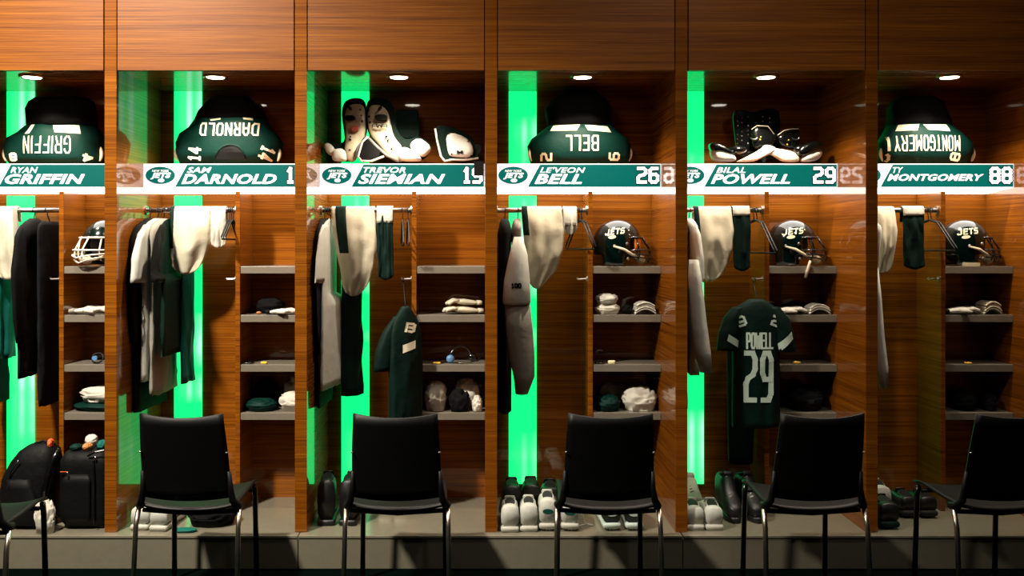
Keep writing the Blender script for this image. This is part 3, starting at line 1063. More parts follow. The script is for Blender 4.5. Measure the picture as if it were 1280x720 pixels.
def rod_hanger(x, rz, label, mat=None, width=.40, drop=.10, y=ROD_Y, z=ROD_Z + ROD_R, tilt=0.0):
    m = hanger_mesh(width, drop, rz=rz)
    m.xf(frame(x, y, z, 0))
    o = m.build('clothes_hanger', mat or BLACKP, smooth=True)
    return tag(o, label, 'hanger', 'empty hangers on the clothes rods')


def dense(rows, m):
    out = []
    for i in range(m + 1):
        q = rows[0][0] + (rows[-1][0] - rows[0][0]) * (i / m) ** 1.15
        for r0, r1 in zip(rows, rows[1:]):
            if q <= r1[0] + 1e-9:
                f = (q - r0[0]) / (r1[0] - r0[0])
                out.append(tuple(a + (b - a) * f for a, b in zip(r0, r1)))
                break
    return out


def garment(name, label, cat, x, y, z, rz, rows, mat, sleeves=(), group=None, n=56, amp=.008, k=7, seed=0.0, hook=True, hook_mat=None, bend=0.0, hook_at=None):
    """rows: (drop below the hook, half width along local y, half thickness along local x, shift y)"""
    t = thing(name, label, cat, (x, y, z), group)
    M_ = frame(x, y, z, rz)
    U, V = Vector((0, 1, 0)), Vector((1, 0, 0))

    def wrinkle(rings, a, sd):
        zt, zb = rings[0][0].z, rings[-1][0].z
        for r in rings:
            c = sum(r, Vector()) / len(r)
            f = min(1, (zt - r[0].z) / max(1e-4, zt - zb) * 2.2)
            for p in r:
                fold = 1 - abs(noise.noise(Vector((p.y * 15 + sd * 3.1, p.x * 4 + sd, p.z * 3.2)))) * 2.4
                fine = noise.noise(Vector((p.y * 38 + sd, p.x * 9, p.z * 11 + sd)))
                sx = 1 if p.x >= c.x else -1
                p.x += sx * a * f * (fold * .9 + fine * .35 - .3)
        hem = rings[-1]
        for p in hem:
            p.z += .010 * noise.noise(Vector((p.y * 20 + sd, p.x * 10, sd)))
    zmax = rows[-1][0]
    rings = []
    for i, (d, hw, th, sy) in enumerate(dense(rows, 26)):
        f = d / zmax
        rings.append(ring((bend * f * f, sy, -d), hw, th, n, 2.3, amp * .3 * f * min(1, th / .03), k, seed + f * 1.2, U, V))
    wrinkle(rings, amp, seed)
    body = MB().loft(rings).xf(M_).build('body', mat, t, smooth=True)
    for s in sleeves:
        pts, rad, flat, smat = s
        rr = []
        for i, p in enumerate(pts):
            rr.append((-p[2], rad[i], p[1], p[0]))
        rr = [ring((q[3], q[2], -q[0]), q[1], q[1] * flat, 28, 2.2, .002, 4, seed, U, V) for q in dense(rr, 14)]
        wrinkle(rr, amp * .6, seed + 4)
        MB().loft(rr).xf(M_).build('sleeve', smat or mat, t, smooth=True)
    if hook:
        h = MB()
        R = .017
        q = Vector(hook_at) if hook_at is not None else Vector((x, y, z))
        pts = [q + Vector((0, R * math.cos(a), R * math.sin(a) - R + .003)) for a in [PI * (1.15 - 1.15 * i / 10) for i in range(11)]] + [q + Vector((0, R * .4, -.032))]
        e = M_ @ Vector((0, 0, -rows[0][0] - .010))
        pts += [(q + Vector((0, 0, -.05))) * .5 + (e + Vector((0, 0, .03))) * .5, e]
        h.tube(pts, .0028, 6)
        h.build('hanger_hook', hook_mat or BLACKP, t, smooth=True)
    return t, body, M_


def tshirt_rows(L, hw=.2, th=.045):
    return [(.055, .035, .018, 0), (.068, .09, .025, 0), (.10, .16, .032, 0), (.14, hw, .038, 0), (.22, hw * .98, th * .9, 0), (.36, hw * .97, th, 0), (.55, hw, th * 1.05, 0), (L * .9, hw * 1.04, th * 1.1, 0), (L, hw * 1.05, th * 1.05, 0)]


def short_sleeve(hw=.2, L=.24, out=.05, mat=None, r=.07, fl=.5, side=-1):
    return ([(0, side * (hw - .06), -.09), (0, side * (hw - .02), -.14), (0, side * (hw + out * .7), -.14 - L * .5), (0, side * (hw + out), -.14 - L)], [r * .5, r * .9, r, r], fl, mat)


def long_sleeve(hw=.2, L=.55, out=.02, mat=None, r=.06, fl=.65, side=-1):
    return ([(0, side * (hw - .06), -.09), (0, side * (hw - .02), -.14), (0, side * (hw + out), -.14 - L * .35), (.0, side * (hw + out), -.14 - L * .7), (0, side * (hw + out - .02), -.14 - L)], [r * .5, r * .95, r, r * .8, r * .55], fl, mat)


RT = ROD_Z + ROD_R


HUNG = []


def bay_shirt(name, label, cat, near_px, far_px, L, mat, hw=.19, th=.022, sleeve=None, smat=None, group='clothes hanging on the rods', amp=.010, k=7, seed=0.0, yc=ROD_Y, slen=.24, hx=None):
    """hangs across the rod; near_px / far_px are where its near and far edges stand"""
    ya, yb = yc - hw, yc + hw
    xa, xb = X(near_px, ya), X(far_px, yb)
    rz = -math.atan2(xb - xa, yb - ya)
    x = (xa + xb) / 2
    sl = []
    if sleeve == 'short':
        sl = [short_sleeve(hw, L=slen, mat=smat, fl=max(.3, th * 14))]
    elif sleeve == 'long':
        sl = [long_sleeve(hw, mat=smat, fl=max(.35, th * 16))]
    res = garment(name, label, cat, x, yc, RT, rz, tshirt_rows(L, hw, th), mat, sl, group, amp=amp, k=k, seed=seed, hook_at=(hx if hx is not None else x, ROD_Y, RT))
    HUNG.append((res[0], x, (xb - xa) / (yb - ya), yc, yc - hw > .405))
    return res


PANTS = {}


def fit_bay(k):
    """press the clothes of one bay together without letting them cut through each other, the wall or the pants"""
    hung = sorted([h for h in HUNG if X0[k] < h[1] < X0[k] + .48], key=lambda h: h[1])
    line = lambda h, y: h[1] + h[2] * (y - h[3])
    pl_, pr_, pb_ = PANTS.get(k, (9, 9, 9))
    for i, (t_, x, sl, yc, behind) in enumerate(hung):
        for ch in t_.children:
            if ch.name.startswith(('hanger', 'loose')):
                continue
            for v in ch.data.vertices:
                c = v.co
                lo = X0[k] + .004
                hi = X0[k] + .47
                if i > 0:
                    lo = max(lo, (line(hung[i - 1], c.y) + line(hung[i], c.y)) / 2 + .001)
                if i < len(hung) - 1:
                    hi = min(hi, (line(hung[i + 1], c.y) + line(hung[i], c.y)) / 2 - .001)
                if not behind and c.z > pb_ - .02:
                    if x < pl_ + .05:
                        hi = min(hi, pl_ - .004)
                    elif x > pr_ - .03:
                        lo = max(lo, pr_ + .004)
                if behind:
                    c.y = max(c.y, .412)
                c.y = min(c.y, .582)
                lo = min(lo, hi)
                if c.x > hi:
                    c.x = hi - .001 * math.atan((c.x - hi) * 30)
                elif c.x < lo:
                    c.x = lo + .001 * math.atan((lo - c.x) * 30)
            ch.data.update()



def drape(name, label, cat, y, front, back_len, mat, group=None, puff=.02, seed=0.0, stripes=(), extra=(), nu=18, amp=.006):
    """cloth laid over the rod: front rows of (drop, left x, right x) below the rod top, a shorter flap behind"""
    x_mid = (front[0][1] + front[0][2]) / 2
    t = thing(name, label, cat, (x_mid, y, RT), group)
    R = ROD_R + .006

    def width_at(d):
        for a, b in zip(front, front[1:]):
            if d <= b[0]:
                q = (d - a[0]) / max(1e-6, b[0] - a[0])
                return a[1] + (b[1] - a[1]) * q, a[2] + (b[2] - a[2]) * q
        return front[-1][1], front[-1][2]
    Lf = front[-1][0]
    if name == 'football_pants':
        kb = min(range(6), key=lambda q: abs(X0[q] + .24 - x_mid))
        PANTS[kb] = (min(f[1] for f in front) , max(f[2] for f in front), RT - Lf)
    path = []   # (d for widths, y offset, z offset, puff factor)
    nb = 8
    for i in range(nb):
        d = back_len * (1 - i / nb)
        path.append((d * .9, R + .004 * d, -d, 0.0, 1))
    for i in range(7):
        a = PI * i / 6
        path.append((0, R * math.cos(a), R * math.sin(a), 0.0, 0))
    nf = 22
    for i in range(1, nf + 1):
        d = Lf * i / nf
        path.append((d, -R, -d, math.sin(PI * min(1, d / Lf) ** .8) , -1))
    rows, ins = [], []

    def P(u, e, extra_y=0.0):
        d, yo, zo, pf, side = e
        xl, xr = width_at(d)
        w = amp * (1 if side else 0) * min(1, d / .12) * math.sin(u * 9 + seed + d * 6) + amp * .6 * min(1, d / .1) * math.sin(u * 19 + seed * 2)
        w += amp * 1.6 * min(1, d / .08) * (.6 - abs(noise.noise(Vector((u * 3.2 + seed * 2, d * 7, seed)))) * 2.2)
        dome_ = puff * pf * (1 - (2 * u - 1) ** 2) ** .6 if 0 < u < 1 else 0
        zz = ROD_Z + zo
        if side == -1 and d > Lf * .8:
            zz += .02 * ((2 * u - 1) ** 2) * ((d - Lf * .8) / (Lf * .2))
        return Vector((xl + (xr - xl) * u, y + yo - dome_ - (w if side == -1 else 0) + extra_y, zz))
    for e in path:
        rows.append([P(j / nu, e) for j in range(nu + 1)])
    MB().loft(rows, cap=False, closed=False).build('cloth', mat, t, smooth=True, solid=.006)
    # inner back layer so that the garment has volume
    inner = [[Vector((p.x * .96 + x_mid * .04, y - R + .002, p.z)) for p in r] for r, e in zip(rows, path) if e[4] == -1]
    MB().loft(inner, cap=False, closed=False).build('inner_layer', mat, t, smooth=True, solid=.004)
    for (u0, u1, d0, d1, smat, nm) in stripes:
        rr = [[P(u0 + (u1 - u0) * j / 4, e, -.005) for j in range(5)] for e in path if e[4] == -1 and d0 <= e[0] <= d1]
        if d0 == 0:
            rr = [[P(u0 + (u1 - u0) * j / 4, e, 0) + Vector((0, 0, .004)) + Vector((0, -.003, 0)) for j in range(5)] for e in path[nb + 2:nb + 7]] + rr
        MB().loft(rr, cap=False, closed=False).build(nm, smat, t, smooth=True, solid=.003)
    return t


def fr(y, pts):
    """front outline measured as (py, left px, right px) -> (drop, x, x)"""
    return [(max(0, RT - Z(py, y)), X(a, y), X(b, y)) for py, a, b in pts]


yF = ROD_Y - .02
# ---- bay with the suitcase
drape('football_pants', 'cream football pants folded over rod beside the dark coats', 'pants', ROD_Y, fr(yF, [(257, -10, 21), (290, -10, 24), (320, -10, 25), (338, -8, 24), (347, -2, 21)]), .06, C_CREAM, 'pants over the rods', seed=.5, stripes=[(.86, 1.0, 0, .3, C_TAUPE, 'side_stripe')])
bay_shirt('jersey', 'teal jersey hanging under the cream pants beside glowing strip', 'jersey', -4, 18, .80, C_TEAL, hw=.08, th=.02, seed=1, yc=.50)
bay_shirt('jacket', 'long black jacket with bulky hem at end of rod near backpack', 'jacket', -34, 8, 1.04, C_BLACK, hw=.19, th=.035, sleeve='long', seed=2, amp=.014)
bay_shirt('suit_jacket', 'black suit jacket on wire hanger beside charcoal trousers', 'jacket', 24, 60, .87, C_BLACK, hw=.19, th=.02, sleeve='long', seed=3, amp=.007)
garment('trousers', 'charcoal trousers hanging full length against the wood partition', 'trousers', X(60.5, .40), .42, RT, .06, [(.07, .10, .010, 0), (.10, .155, .014, 0), (.3, .15, .018, 0), (.6, .145, .020, 0), (.9, .14, .02, 0), (1.03, .135, .02, 0)], C_NAVY, (), 'clothes hanging on the rods', amp=.006, k=5, seed=1, hook_at=(X(60.5, .40), ROD_Y, RT))

# ---- number 14 bay
bay_shirt('jacket', 'black puffy jacket hanging behind grey t-shirt in number 14 bay', 'jacket', 169, 205, 1.04, C_BLACK, hw=.19, th=.024, sleeve='long', seed=4, amp=.012)
t, body, M_ = bay_shirt('t_shirt', 'grey t-shirt with small dark sleeve mark beside black puffy jacket', 't-shirt', 178, 216, .885, C_GREY, hw=.19, th=.022, sleeve='short', seed=5)
sv = [c for c in t.children if c.name.startswith('sleeve')][0]
project('sleeve_mark', stroke_text('T', .03, .03, .011), bvh_of(sv), C_BLACK, sv, X(190, .15), Z(353, .15), .3)
bay_shirt('t_shirt', 'taupe t-shirt squeezed between grey t-shirt and dark jersey', 't-shirt', 189, 220, .96, C_TAUPE, hw=.18, th=.015, seed=6)
bay_shirt('jersey', 'dark green jersey hanging next to taupe t-shirt under white pants', 'jersey', 203, 233, .76, C_DGREEN, hw=.18, th=.018, sleeve='short', smat=C_BLACK, seed=7, hx=-1.640)
bay_shirt('jersey', 'teal jersey last in clothes before white pants, lit by strip', 'jersey', 228, 241, .93, C_TEAL, hw=.08, th=.016, seed=8, yc=.50, hx=-1.6315)
drape('football_pants', 'white football pants with puffed knees over rod above taupe t-shirt', 'pants', ROD_Y, fr(yF, [(257, 213.5, 262), (280, 213.5, 263), (300, 213, 262), (318, 213, 256), (332, 215, 250), (340, 220, 244)]), .06, C_CREAM, 'pants over the rods', seed=1.4, puff=.035, stripes=[(0, .09, 0, .2, C_DGREEN, 'side_stripe')])
drape('towel', 'white towel folded over rod end beside bunched black hangers', 'towel', ROD_Y, fr(yF, [(254, 263, 282), (280, 263, 282), (296, 263, 282), (307, 264, 281)]), .06, C_WHITE, 'towels over the rods', seed=2.2, puff=.012)
for px, lb in ((286.6, 'black hanger next to white towel, first of three bunched at partition'), (289, 'black hanger in the middle of three bunched at partition'), (291.4, 'black hanger touching partition, last of three bunched beside towel')):
    rod_hanger(X(px, .38), .05, lb, width=.34, drop=.09)

# ---- number 19 bay
bay_shirt('jacket', 'black jacket hanging at wall end of rod in number 19 bay', 'jacket', 399, 412, 1.02, C_BLACK, hw=.19, th=.024, sleeve='long', seed=9, amp=.012)
t, body, M_ = bay_shirt('t_shirt', 'pale grey t-shirt with dark sleeve mark beside green lined jersey', 't-shirt', 402, 430, .93, C_GREY, hw=.19, th=.028, sleeve='short', seed=10, hx=-.795)
bay_shirt('jersey', 'dark green jersey with long hem between t-shirt and striped pants', 'jersey', 431, 446, 1.0, C_DGREEN, hw=.08, th=.05, seed=11, amp=.012, yc=.50, hx=-.8045)
drape('football_pants', 'cream football pants with broad green stripe over rod', 'pants', ROD_Y, fr(yF, [(258, 414, 468), (285, 416, 471), (310, 420, 470), (335, 426, 466), (355, 428, 460), (367, 432, 452)]), .06, C_CREAM, 'pants over the rods', seed=2.9, puff=.04, stripes=[(.10, .34, 0, .24, C_DGREEN, 'side_stripe')])
drape('football_sock', 'dark green sock with white top over rod beside two hangers', 'sock', ROD_Y, fr(yF, [(257, 471, 491), (280, 471, 491), (330, 473, 491.5), (347, 473, 491.5)]), .06, C_DGREEN, 'socks over the rods', seed=.3, puff=.006, stripes=[(0, 1, 0, .08, C_WHITE, 'white_band')])
rod_hanger(X(503, .38), .12, 'slim dark wire hanger in number 19 bay, farther from partition', width=.34, drop=.12)
rod_hanger(X(510, .38), .12, 'slim dark wire hanger in number 19 bay, against partition', width=.34, drop=.12)

# jersey on the side hook, turned edge-on
HKZ = 1.372
jx = X0[2] + .481 - .040
t, body, M_ = garment('jersey', 'dark green jersey hanging sideways from partition hook on black hanger', 'jersey', X(507, .235), .235, HKZ + .004, -.85,
                      [(.14, .02, .018, 0), (.17, .045, .024, 0), (.21, .075, .030, 0), (.28, .095, .036, 0), (.38, .10, .042, 0), (.5, .10, .042, 0), (.66, .10, .042, 0), (.78, .098, .04, 0)], C_DGREEN,
                      [([(-.01, -.04, -.19), (-.025, -.08, -.27), (-.035, -.105, -.36), (-.04, -.115, -.46)], [.025, .042, .052, .05], .75, C_DGREEN)], None, amp=.008, k=6, seed=3, hook_at=(jx - .006, .362, HKZ + .004))
bv = bvh_of(body)
project('shoulder_number', stroke_text('B', .05, .05, .012), bv, C_TRIM, body, X(513, .2), Z(410, .2), -.2)
project('shoulder_stripe', poly_quads([(X(504, .2), Z(431, .2)), (X(519, .2), Z(426, .2)), (X(519, .2), Z(436, .2)), (X(504, .2), Z(441, .2))]), bv, C_TRIM, body, 0, 0)

# ---- number 26 bay
bay_shirt('jacket', 'long black jacket at wall end of rod beside grey long sleeve', 'jacket', 632, 630, 1.06, C_BLACK, hw=.155, th=.032, yc=.425, seed=12, amp=.012)
t, body, M_ = bay_shirt('long_sleeve_shirt', 'grey long sleeve shirt with 100 print on its sleeve', 'shirt', 648, 646, .80, C_TAUPE, hw=.14, th=.03, seed=13, amp=.008, yc=.43)
s1 = MB().loft([ring(p, a, b, 18, 2.2, .003, 4, 1.0) for p, a, b in (((X(648, .2), .215, Z(296, .2)), .02, .03), ((X(648, .2), .19, Z(318, .2)), .045, .05), ((X(646, .2), .18, Z(350, .2)), .064, .055), ((X(645.5, .2), .18, Z(377, .2)), .070, .055), ((X(645.5, .2), .18, Z(380, .2)), .064, .05))]).build('loose_upper_sleeve', C_GREY, t, smooth=True)
MB().loft([ring(p, a, b, 18, 2.2, .004, 4, 2.0) for p, a, b in (((X(646, .2), .19, Z(374, .2)), .062, .05), ((X(649, .2), .19, Z(410, .2)), .066, .05), ((X(652, .2), .19, Z(445, .2)), .064, .045), ((X(655, .2), .19, Z(470, .2)), .052, .04), ((X(652, .2), .19, Z(492, .2)), .030, .03))]).build('loose_lower_sleeve', C_TAUPE, t, smooth=True)
bv = bvh_of(s1)
project('sleeve_print', stroke_text('100', .05, .026, .007, gap=.4), bv, C_BLACK, s1, X(645.5, .14), Z(357, .14), .05)
drape('football_pants', 'cream football pants with green stripe at hip over rod beside folded towel', 'pants', ROD_Y, fr(yF, [(257, 652, 702), (285, 654, 705), (310, 657, 703), (335, 658, 695), (350, 660, 684), (358, 664, 678)]), .06, C_CREAM, 'pants over the rods', seed=3.6, puff=.04, stripes=[(0, .14, 0, .14, C_DGREEN, 'side_stripe')])
drape('towel', 'white towel with painted grey crease folded over rod beside angled black hanger', 'towel', ROD_Y, fr(yF, [(257, 704, 721), (275, 704, 721), (285, 704, 721), (290, 705, 720)]), .06, C_WHITE, 'towels over the rods', seed=.9, puff=.015, stripes=[(.1, .9, .06, .085, C_TAUPE, 'crease_shade_band')])  # crease shade put in as a taupe band
rod_hanger(X(723.6, .38), .35, 'black plastic hanger turned outward beside the folded towel', width=.32, drop=.14)
rod_hanger(X(727, .38), .35, 'second black plastic hanger nearer the folded white towel', width=.32, drop=.14)

# ---- number 29 bay
bay_shirt('jacket', 'black jacket with hem showing below grey shirts in number 29 bay', 'jacket', 857, 840, 1.04, C_BLACK, hw=.15, th=.018, yc=.425, seed=14, amp=.006)
t, body, M_ = bay_shirt('t_shirt', 'grey shirt with loose cuffs hanging beside wood pillar, number 29 bay', 'shirt', 871, 851, .86, C_GREY, hw=.17, th=.022, sleeve='short', seed=15, yc=.4, hx=1.104)
MB().loft([ring(p, a, b, 18, 2.2, .004, 4, 2.0) for p, a, b in (((X(869, .1), .13, Z(325, .1)), .02, .04), ((X(870, .1), .12, Z(352, .1)), .032, .04), ((X(874, .1), .12, Z(400, .1)), .038, .04), ((X(879, .1), .12, Z(440, .1)), .040, .04), ((X(884, .1), .12, Z(466, .1)), .030, .03))]).build('loose_sleeve', C_GREY, t, smooth=True)
drape('football_pants', 'cream football pants over rod above hanging number 29 jersey', 'pants', ROD_Y, fr(yF, [(258, 867, 914), (285, 868, 916), (310, 869, 914), (328, 870, 908), (342, 874, 902), (349, 880, 896)]), .06, C_CREAM, 'pants over the rods', seed=4.1, puff=.04, stripes=[(0, .13, 0, .16, C_DGREEN, 'side_stripe')])
drape('football_sock', 'dark green sock with white top over rod above number 29 jersey', 'sock', ROD_Y, fr(yF, [(258, 916, 937), (285, 916, 938), (320, 917, 938), (336, 918, 938)]), .06, C_DGREEN, 'socks over the rods', seed=1.3, puff=.006, stripes=[(0, 1, 0, .04, C_WHITE, 'white_band')])
rod_hanger(X(946, .38), .35, 'black plastic hanger turned outward above number 29 jersey', width=.32, drop=.16)
rod_hanger(X(942.5, .38), .35, 'black hanger squeezed between green sock and outward hanger', width=.32, drop=.16)

# number 29 jersey facing out, hung from the hook
JY = .27
jx = X(945, JY)
t, body, M_ = garment('jersey', 'green jersey with number 29 facing out, hung on partition hook', 'jersey', jx, JY, HKZ + .004, PI / 2,
                      [(.105, .035, .025, 0), (.12, .06, .033, 0), (.145, .10, .04, 0), (.19, .128, .044, 0), (.30, .122, .046, 0), (.5, .12, .046, 0), (.66, .122, .044, 0), (.76, .122, .042, 0)], C_DGREEN,
                      [([(0, .085, -.145), (0, .115, -.20), (0, .137, -.28), (0, .148, -.37)], [.035, .05, .055, .055], .75, C_DGREEN), ([(0, -.085, -.145), (0, -.115, -.20), (0, -.137, -.28), (0, -.148, -.37)], [.035, .05, .055, .055], .75, C_DGREEN)], None, amp=.007, k=6, seed=1, hook_at=(X0[4] + .481 - .046, .362, HKZ + .004))
bv = bvh_of(body)
project('name_print', stroke_text('POWELL', X(961, .3) - X(927, .3), .085, .010, gap=.28), bv, C_MINT, body, X(944, .3), Z(424, .3))
project('number_print', stroke_text('29', X(961, .3) - X(924, .3), .265, .026, gap=.52), bv, C_MINT, body, X(942.5, .3), Z(468, .3))
for ch, px, rot in (('9', 922, .35), ('2', 964, -.35)):
    project('shoulder_number', stroke_text(ch, .045, .055, .012), bv, C_MINT, body, X(px, .3), Z(400, .3), rot)
for ch in [c for c in t.children if c.name.startswith('sleeve')]:
    bs = bvh_of(ch)
    left = sum((ch.matrix_parent_inverse @ v.co).x for v in ch.data.vertices) / len(ch.data.vertices) < 0
    q = [(906, 416), (922, 426), (922, 435), (904, 424)] if left else [(967, 428), (984, 413), (986, 422), (969, 438)]
    project('sleeve_stripe', poly_quads([(X(a, .3), Z(b, .3)) for a, b in q]), bs, C_MINT, ch, 0, 0, off=.004)
garment('trousers', 'dark green pants hanging below number 29 jersey behind chair', 'pants', X(940, .36) - .03, .462, HKZ - .22, PI / 2, [(.10, .075, .02, 0), (.3, .072, .024, 0), (.6, .07, .026, 0), (.77, .065, .022, 0)], C_DGREEN, (), None, amp=.006, k=5, seed=2, hook=False)

# ---- number 88 bay
bay_shirt('jacket', 'black jacket mostly hidden by pillar in bay with 88 sign', 'jacket', 1087, 1055, .98, C_BLACK, hw=.16, th=.014, seed=16, amp=.006)
t, body, M_ = bay_shirt('t_shirt', 'pale shirt with narrow cuff hanging beside pillar in 88 bay', 'shirt', 1099.6, 1066.7, .86, C_GREY, hw=.16, th=.014, seed=17, yc=.4, amp=.006, hx=2.05)
MB().loft([ring(p, a, b, 18, 2.2, .004, 4, 2.0) for p, a, b in (((X(1095, .12), .15, Z(335, .12)), .018, .04), ((X(1096, .12), .14, Z(370, .12)), .026, .04), ((X(1099, .12), .14, Z(420, .12)), .030, .035), ((X(1105, .12), .14, Z(460, .12)), .026, .03), ((X(1107, .12), .14, Z(486, .12)), .018, .025))]).build('loose_sleeve', C_GREY, t, smooth=True)
drape('football_pants', 'cream football pants over rod partly behind pillar in 88 bay', 'pants', ROD_Y, fr(yF, [(258, 1094, 1118), (285, 1094, 1120), (310, 1094, 1117), (328, 1094, 1115), (338, 1095, 1112)]), .06, C_CREAM, 'pants over the rods', seed=4.7, puff=.04)
drape('football_sock', 'dark green sock with white top over rod in 88 bay', 'sock', ROD_Y, fr(yF, [(258, 1129, 1155), (285, 1129, 1155), (320, 1130, 1156), (334, 1131, 1156)]), .06, C_DGREEN, 'socks over the rods', seed=1.9, puff=.006, stripes=[(0, 1, 0, .035, C_WHITE, 'white_band')])
rod_hanger(X(1160.5, .38), .35, 'black plastic hanger beside green sock in 88 bay', width=.32, drop=.15)
rod_hanger(X(1164, .38), .35, 'black plastic hanger against partition in 88 bay', width=.32, drop=.15)

for k in range(6):
    fit_bay(k)

# ------------------------------------------------------------------ chairs


def make_chair(cx, cy, rz, label):
    t = thing('chair', label, 'chair', (cx, cy, 0), 'black stacking chairs in front of the lockers')
    M_ = Matrix.Translation((cx, cy, 0)) @ Matrix.Rotation(rz, 4, 'Z')
    # backrest: curved panel, origin under the seat centre, front is +y
    rows = []
    for i in range(11):
        s = i / 10
        z = .485 + s * .35
        hw = .186 - .012 * s + .004 * math.sin(PI * s)
        rows.append([Vector((hw * u, -.17 - .075 * s - .028 * (1 - u * u), z + (.016 * u * u if i == 10 else 0) - (0.010 * (1 - u * u) if i == 0 else 0))) for u in [-1 + 2 * j / 16 for j in range(17)]])
    MB().loft(rows, cap=False, closed=False).xf(M_).build('backrest', BLACKP, t, smooth=True, solid=.010)
    # seat
    rows = []
    for i in range(11):
        s = i / 10
        y = -.185 + s * .385
        hw = .212 - .02 * s
        z = .435 + .028 * s + (.012 * (1 - s) ** 3) - (.02 * max(0, s - .85) / .15)
        rows.append([Vector((hw * u, y, z - .016 * (1 - u * u) + .012 * u ** 4)) for u in [-1 + 2 * j / 16 for j in range(17)]])
    MB().loft(rows, cap=False, closed=False).xf(M_).build('seat', BLACKP, t, smooth=True, solid=.012)
    for s in (-1, 1):
        # flared uprights between seat and back
        u = MB()
        u.tube([(s * .212, -.13, .440), (s * .208, -.165, .445), (s * .194, -.185, .475), (s * .187, -.185, .52), (s * .183, -.198, .60)], [.016, .018, .015, .012, .008], 10)
        u.xf(M_).build('upright', BLACKP, t, smooth=True)
        b = MB().ellipsoid((s * .182, -.226, .685), .006, .006, .004, 8, 6).xf(M_)
        b.build('rivet', STEEL, t, smooth=True)
        rl = MB().tube([M_ @ Vector(p) for p in ((s * .216, -.16, .43), (s * .218, -.185, .36), (s * .222, -.215, .012))], .0105, 10).build('leg', CHROME, t, smooth=True)
        MB().tube([M_ @ Vector(p) for p in ((s * .222, -.215, .014), (s * .222, -.216, .0005))], .0135, 10).build('foot', BLACKP, rl, smooth=True)
        fl = MB().tube([M_ @ Vector(p) for p in ((s * .186, .165, .446), (s * .188, .172, .40), (s * .192, .185, .012))], .012, 10).build('leg', BLACKG, t, smooth=True)
        MB().tube([M_ @ Vector(p) for p in ((s * .192, .185, .014), (s * .192, .185, .0005))], .0145, 10).build('foot', BLACKP, fl, smooth=True)
    MB().tube([M_ @ Vector(p) for p in ((-.205, -.14, .418), (0, -.15, .408), (.205, -.14, .418))], .010, 8).build('rear_rail', BLACKP, t, smooth=True)
    MB().tube([M_ @ Vector(p) for p in ((-.185, .14, .428), (.185, .14, .428))], .010, 8).build('front_rail', BLACKP, t, smooth=True)
    return t


CH = [(-2.06, -.655, 0, 'black plastic chair in front of backpack and suitcase'),
      (-1.23, -.365, -.03, 'black plastic chair in front of white sneakers and dark clothes pile'),
      (-.351, -.365, .0, 'black plastic chair in front of black boots and sideways jersey'),
      (.546, -.365, -.02, 'black plastic chair in front of white cleats'),
      (1.413, -.365, .03, 'black plastic chair in front of number 29 jersey'),
      (2.21, -.365, .06, 'black plastic chair in front of dark locker with 88 sign')]
for c in CH:
    make_chair(*c)

# ------------------------------------------------------------------ shoes


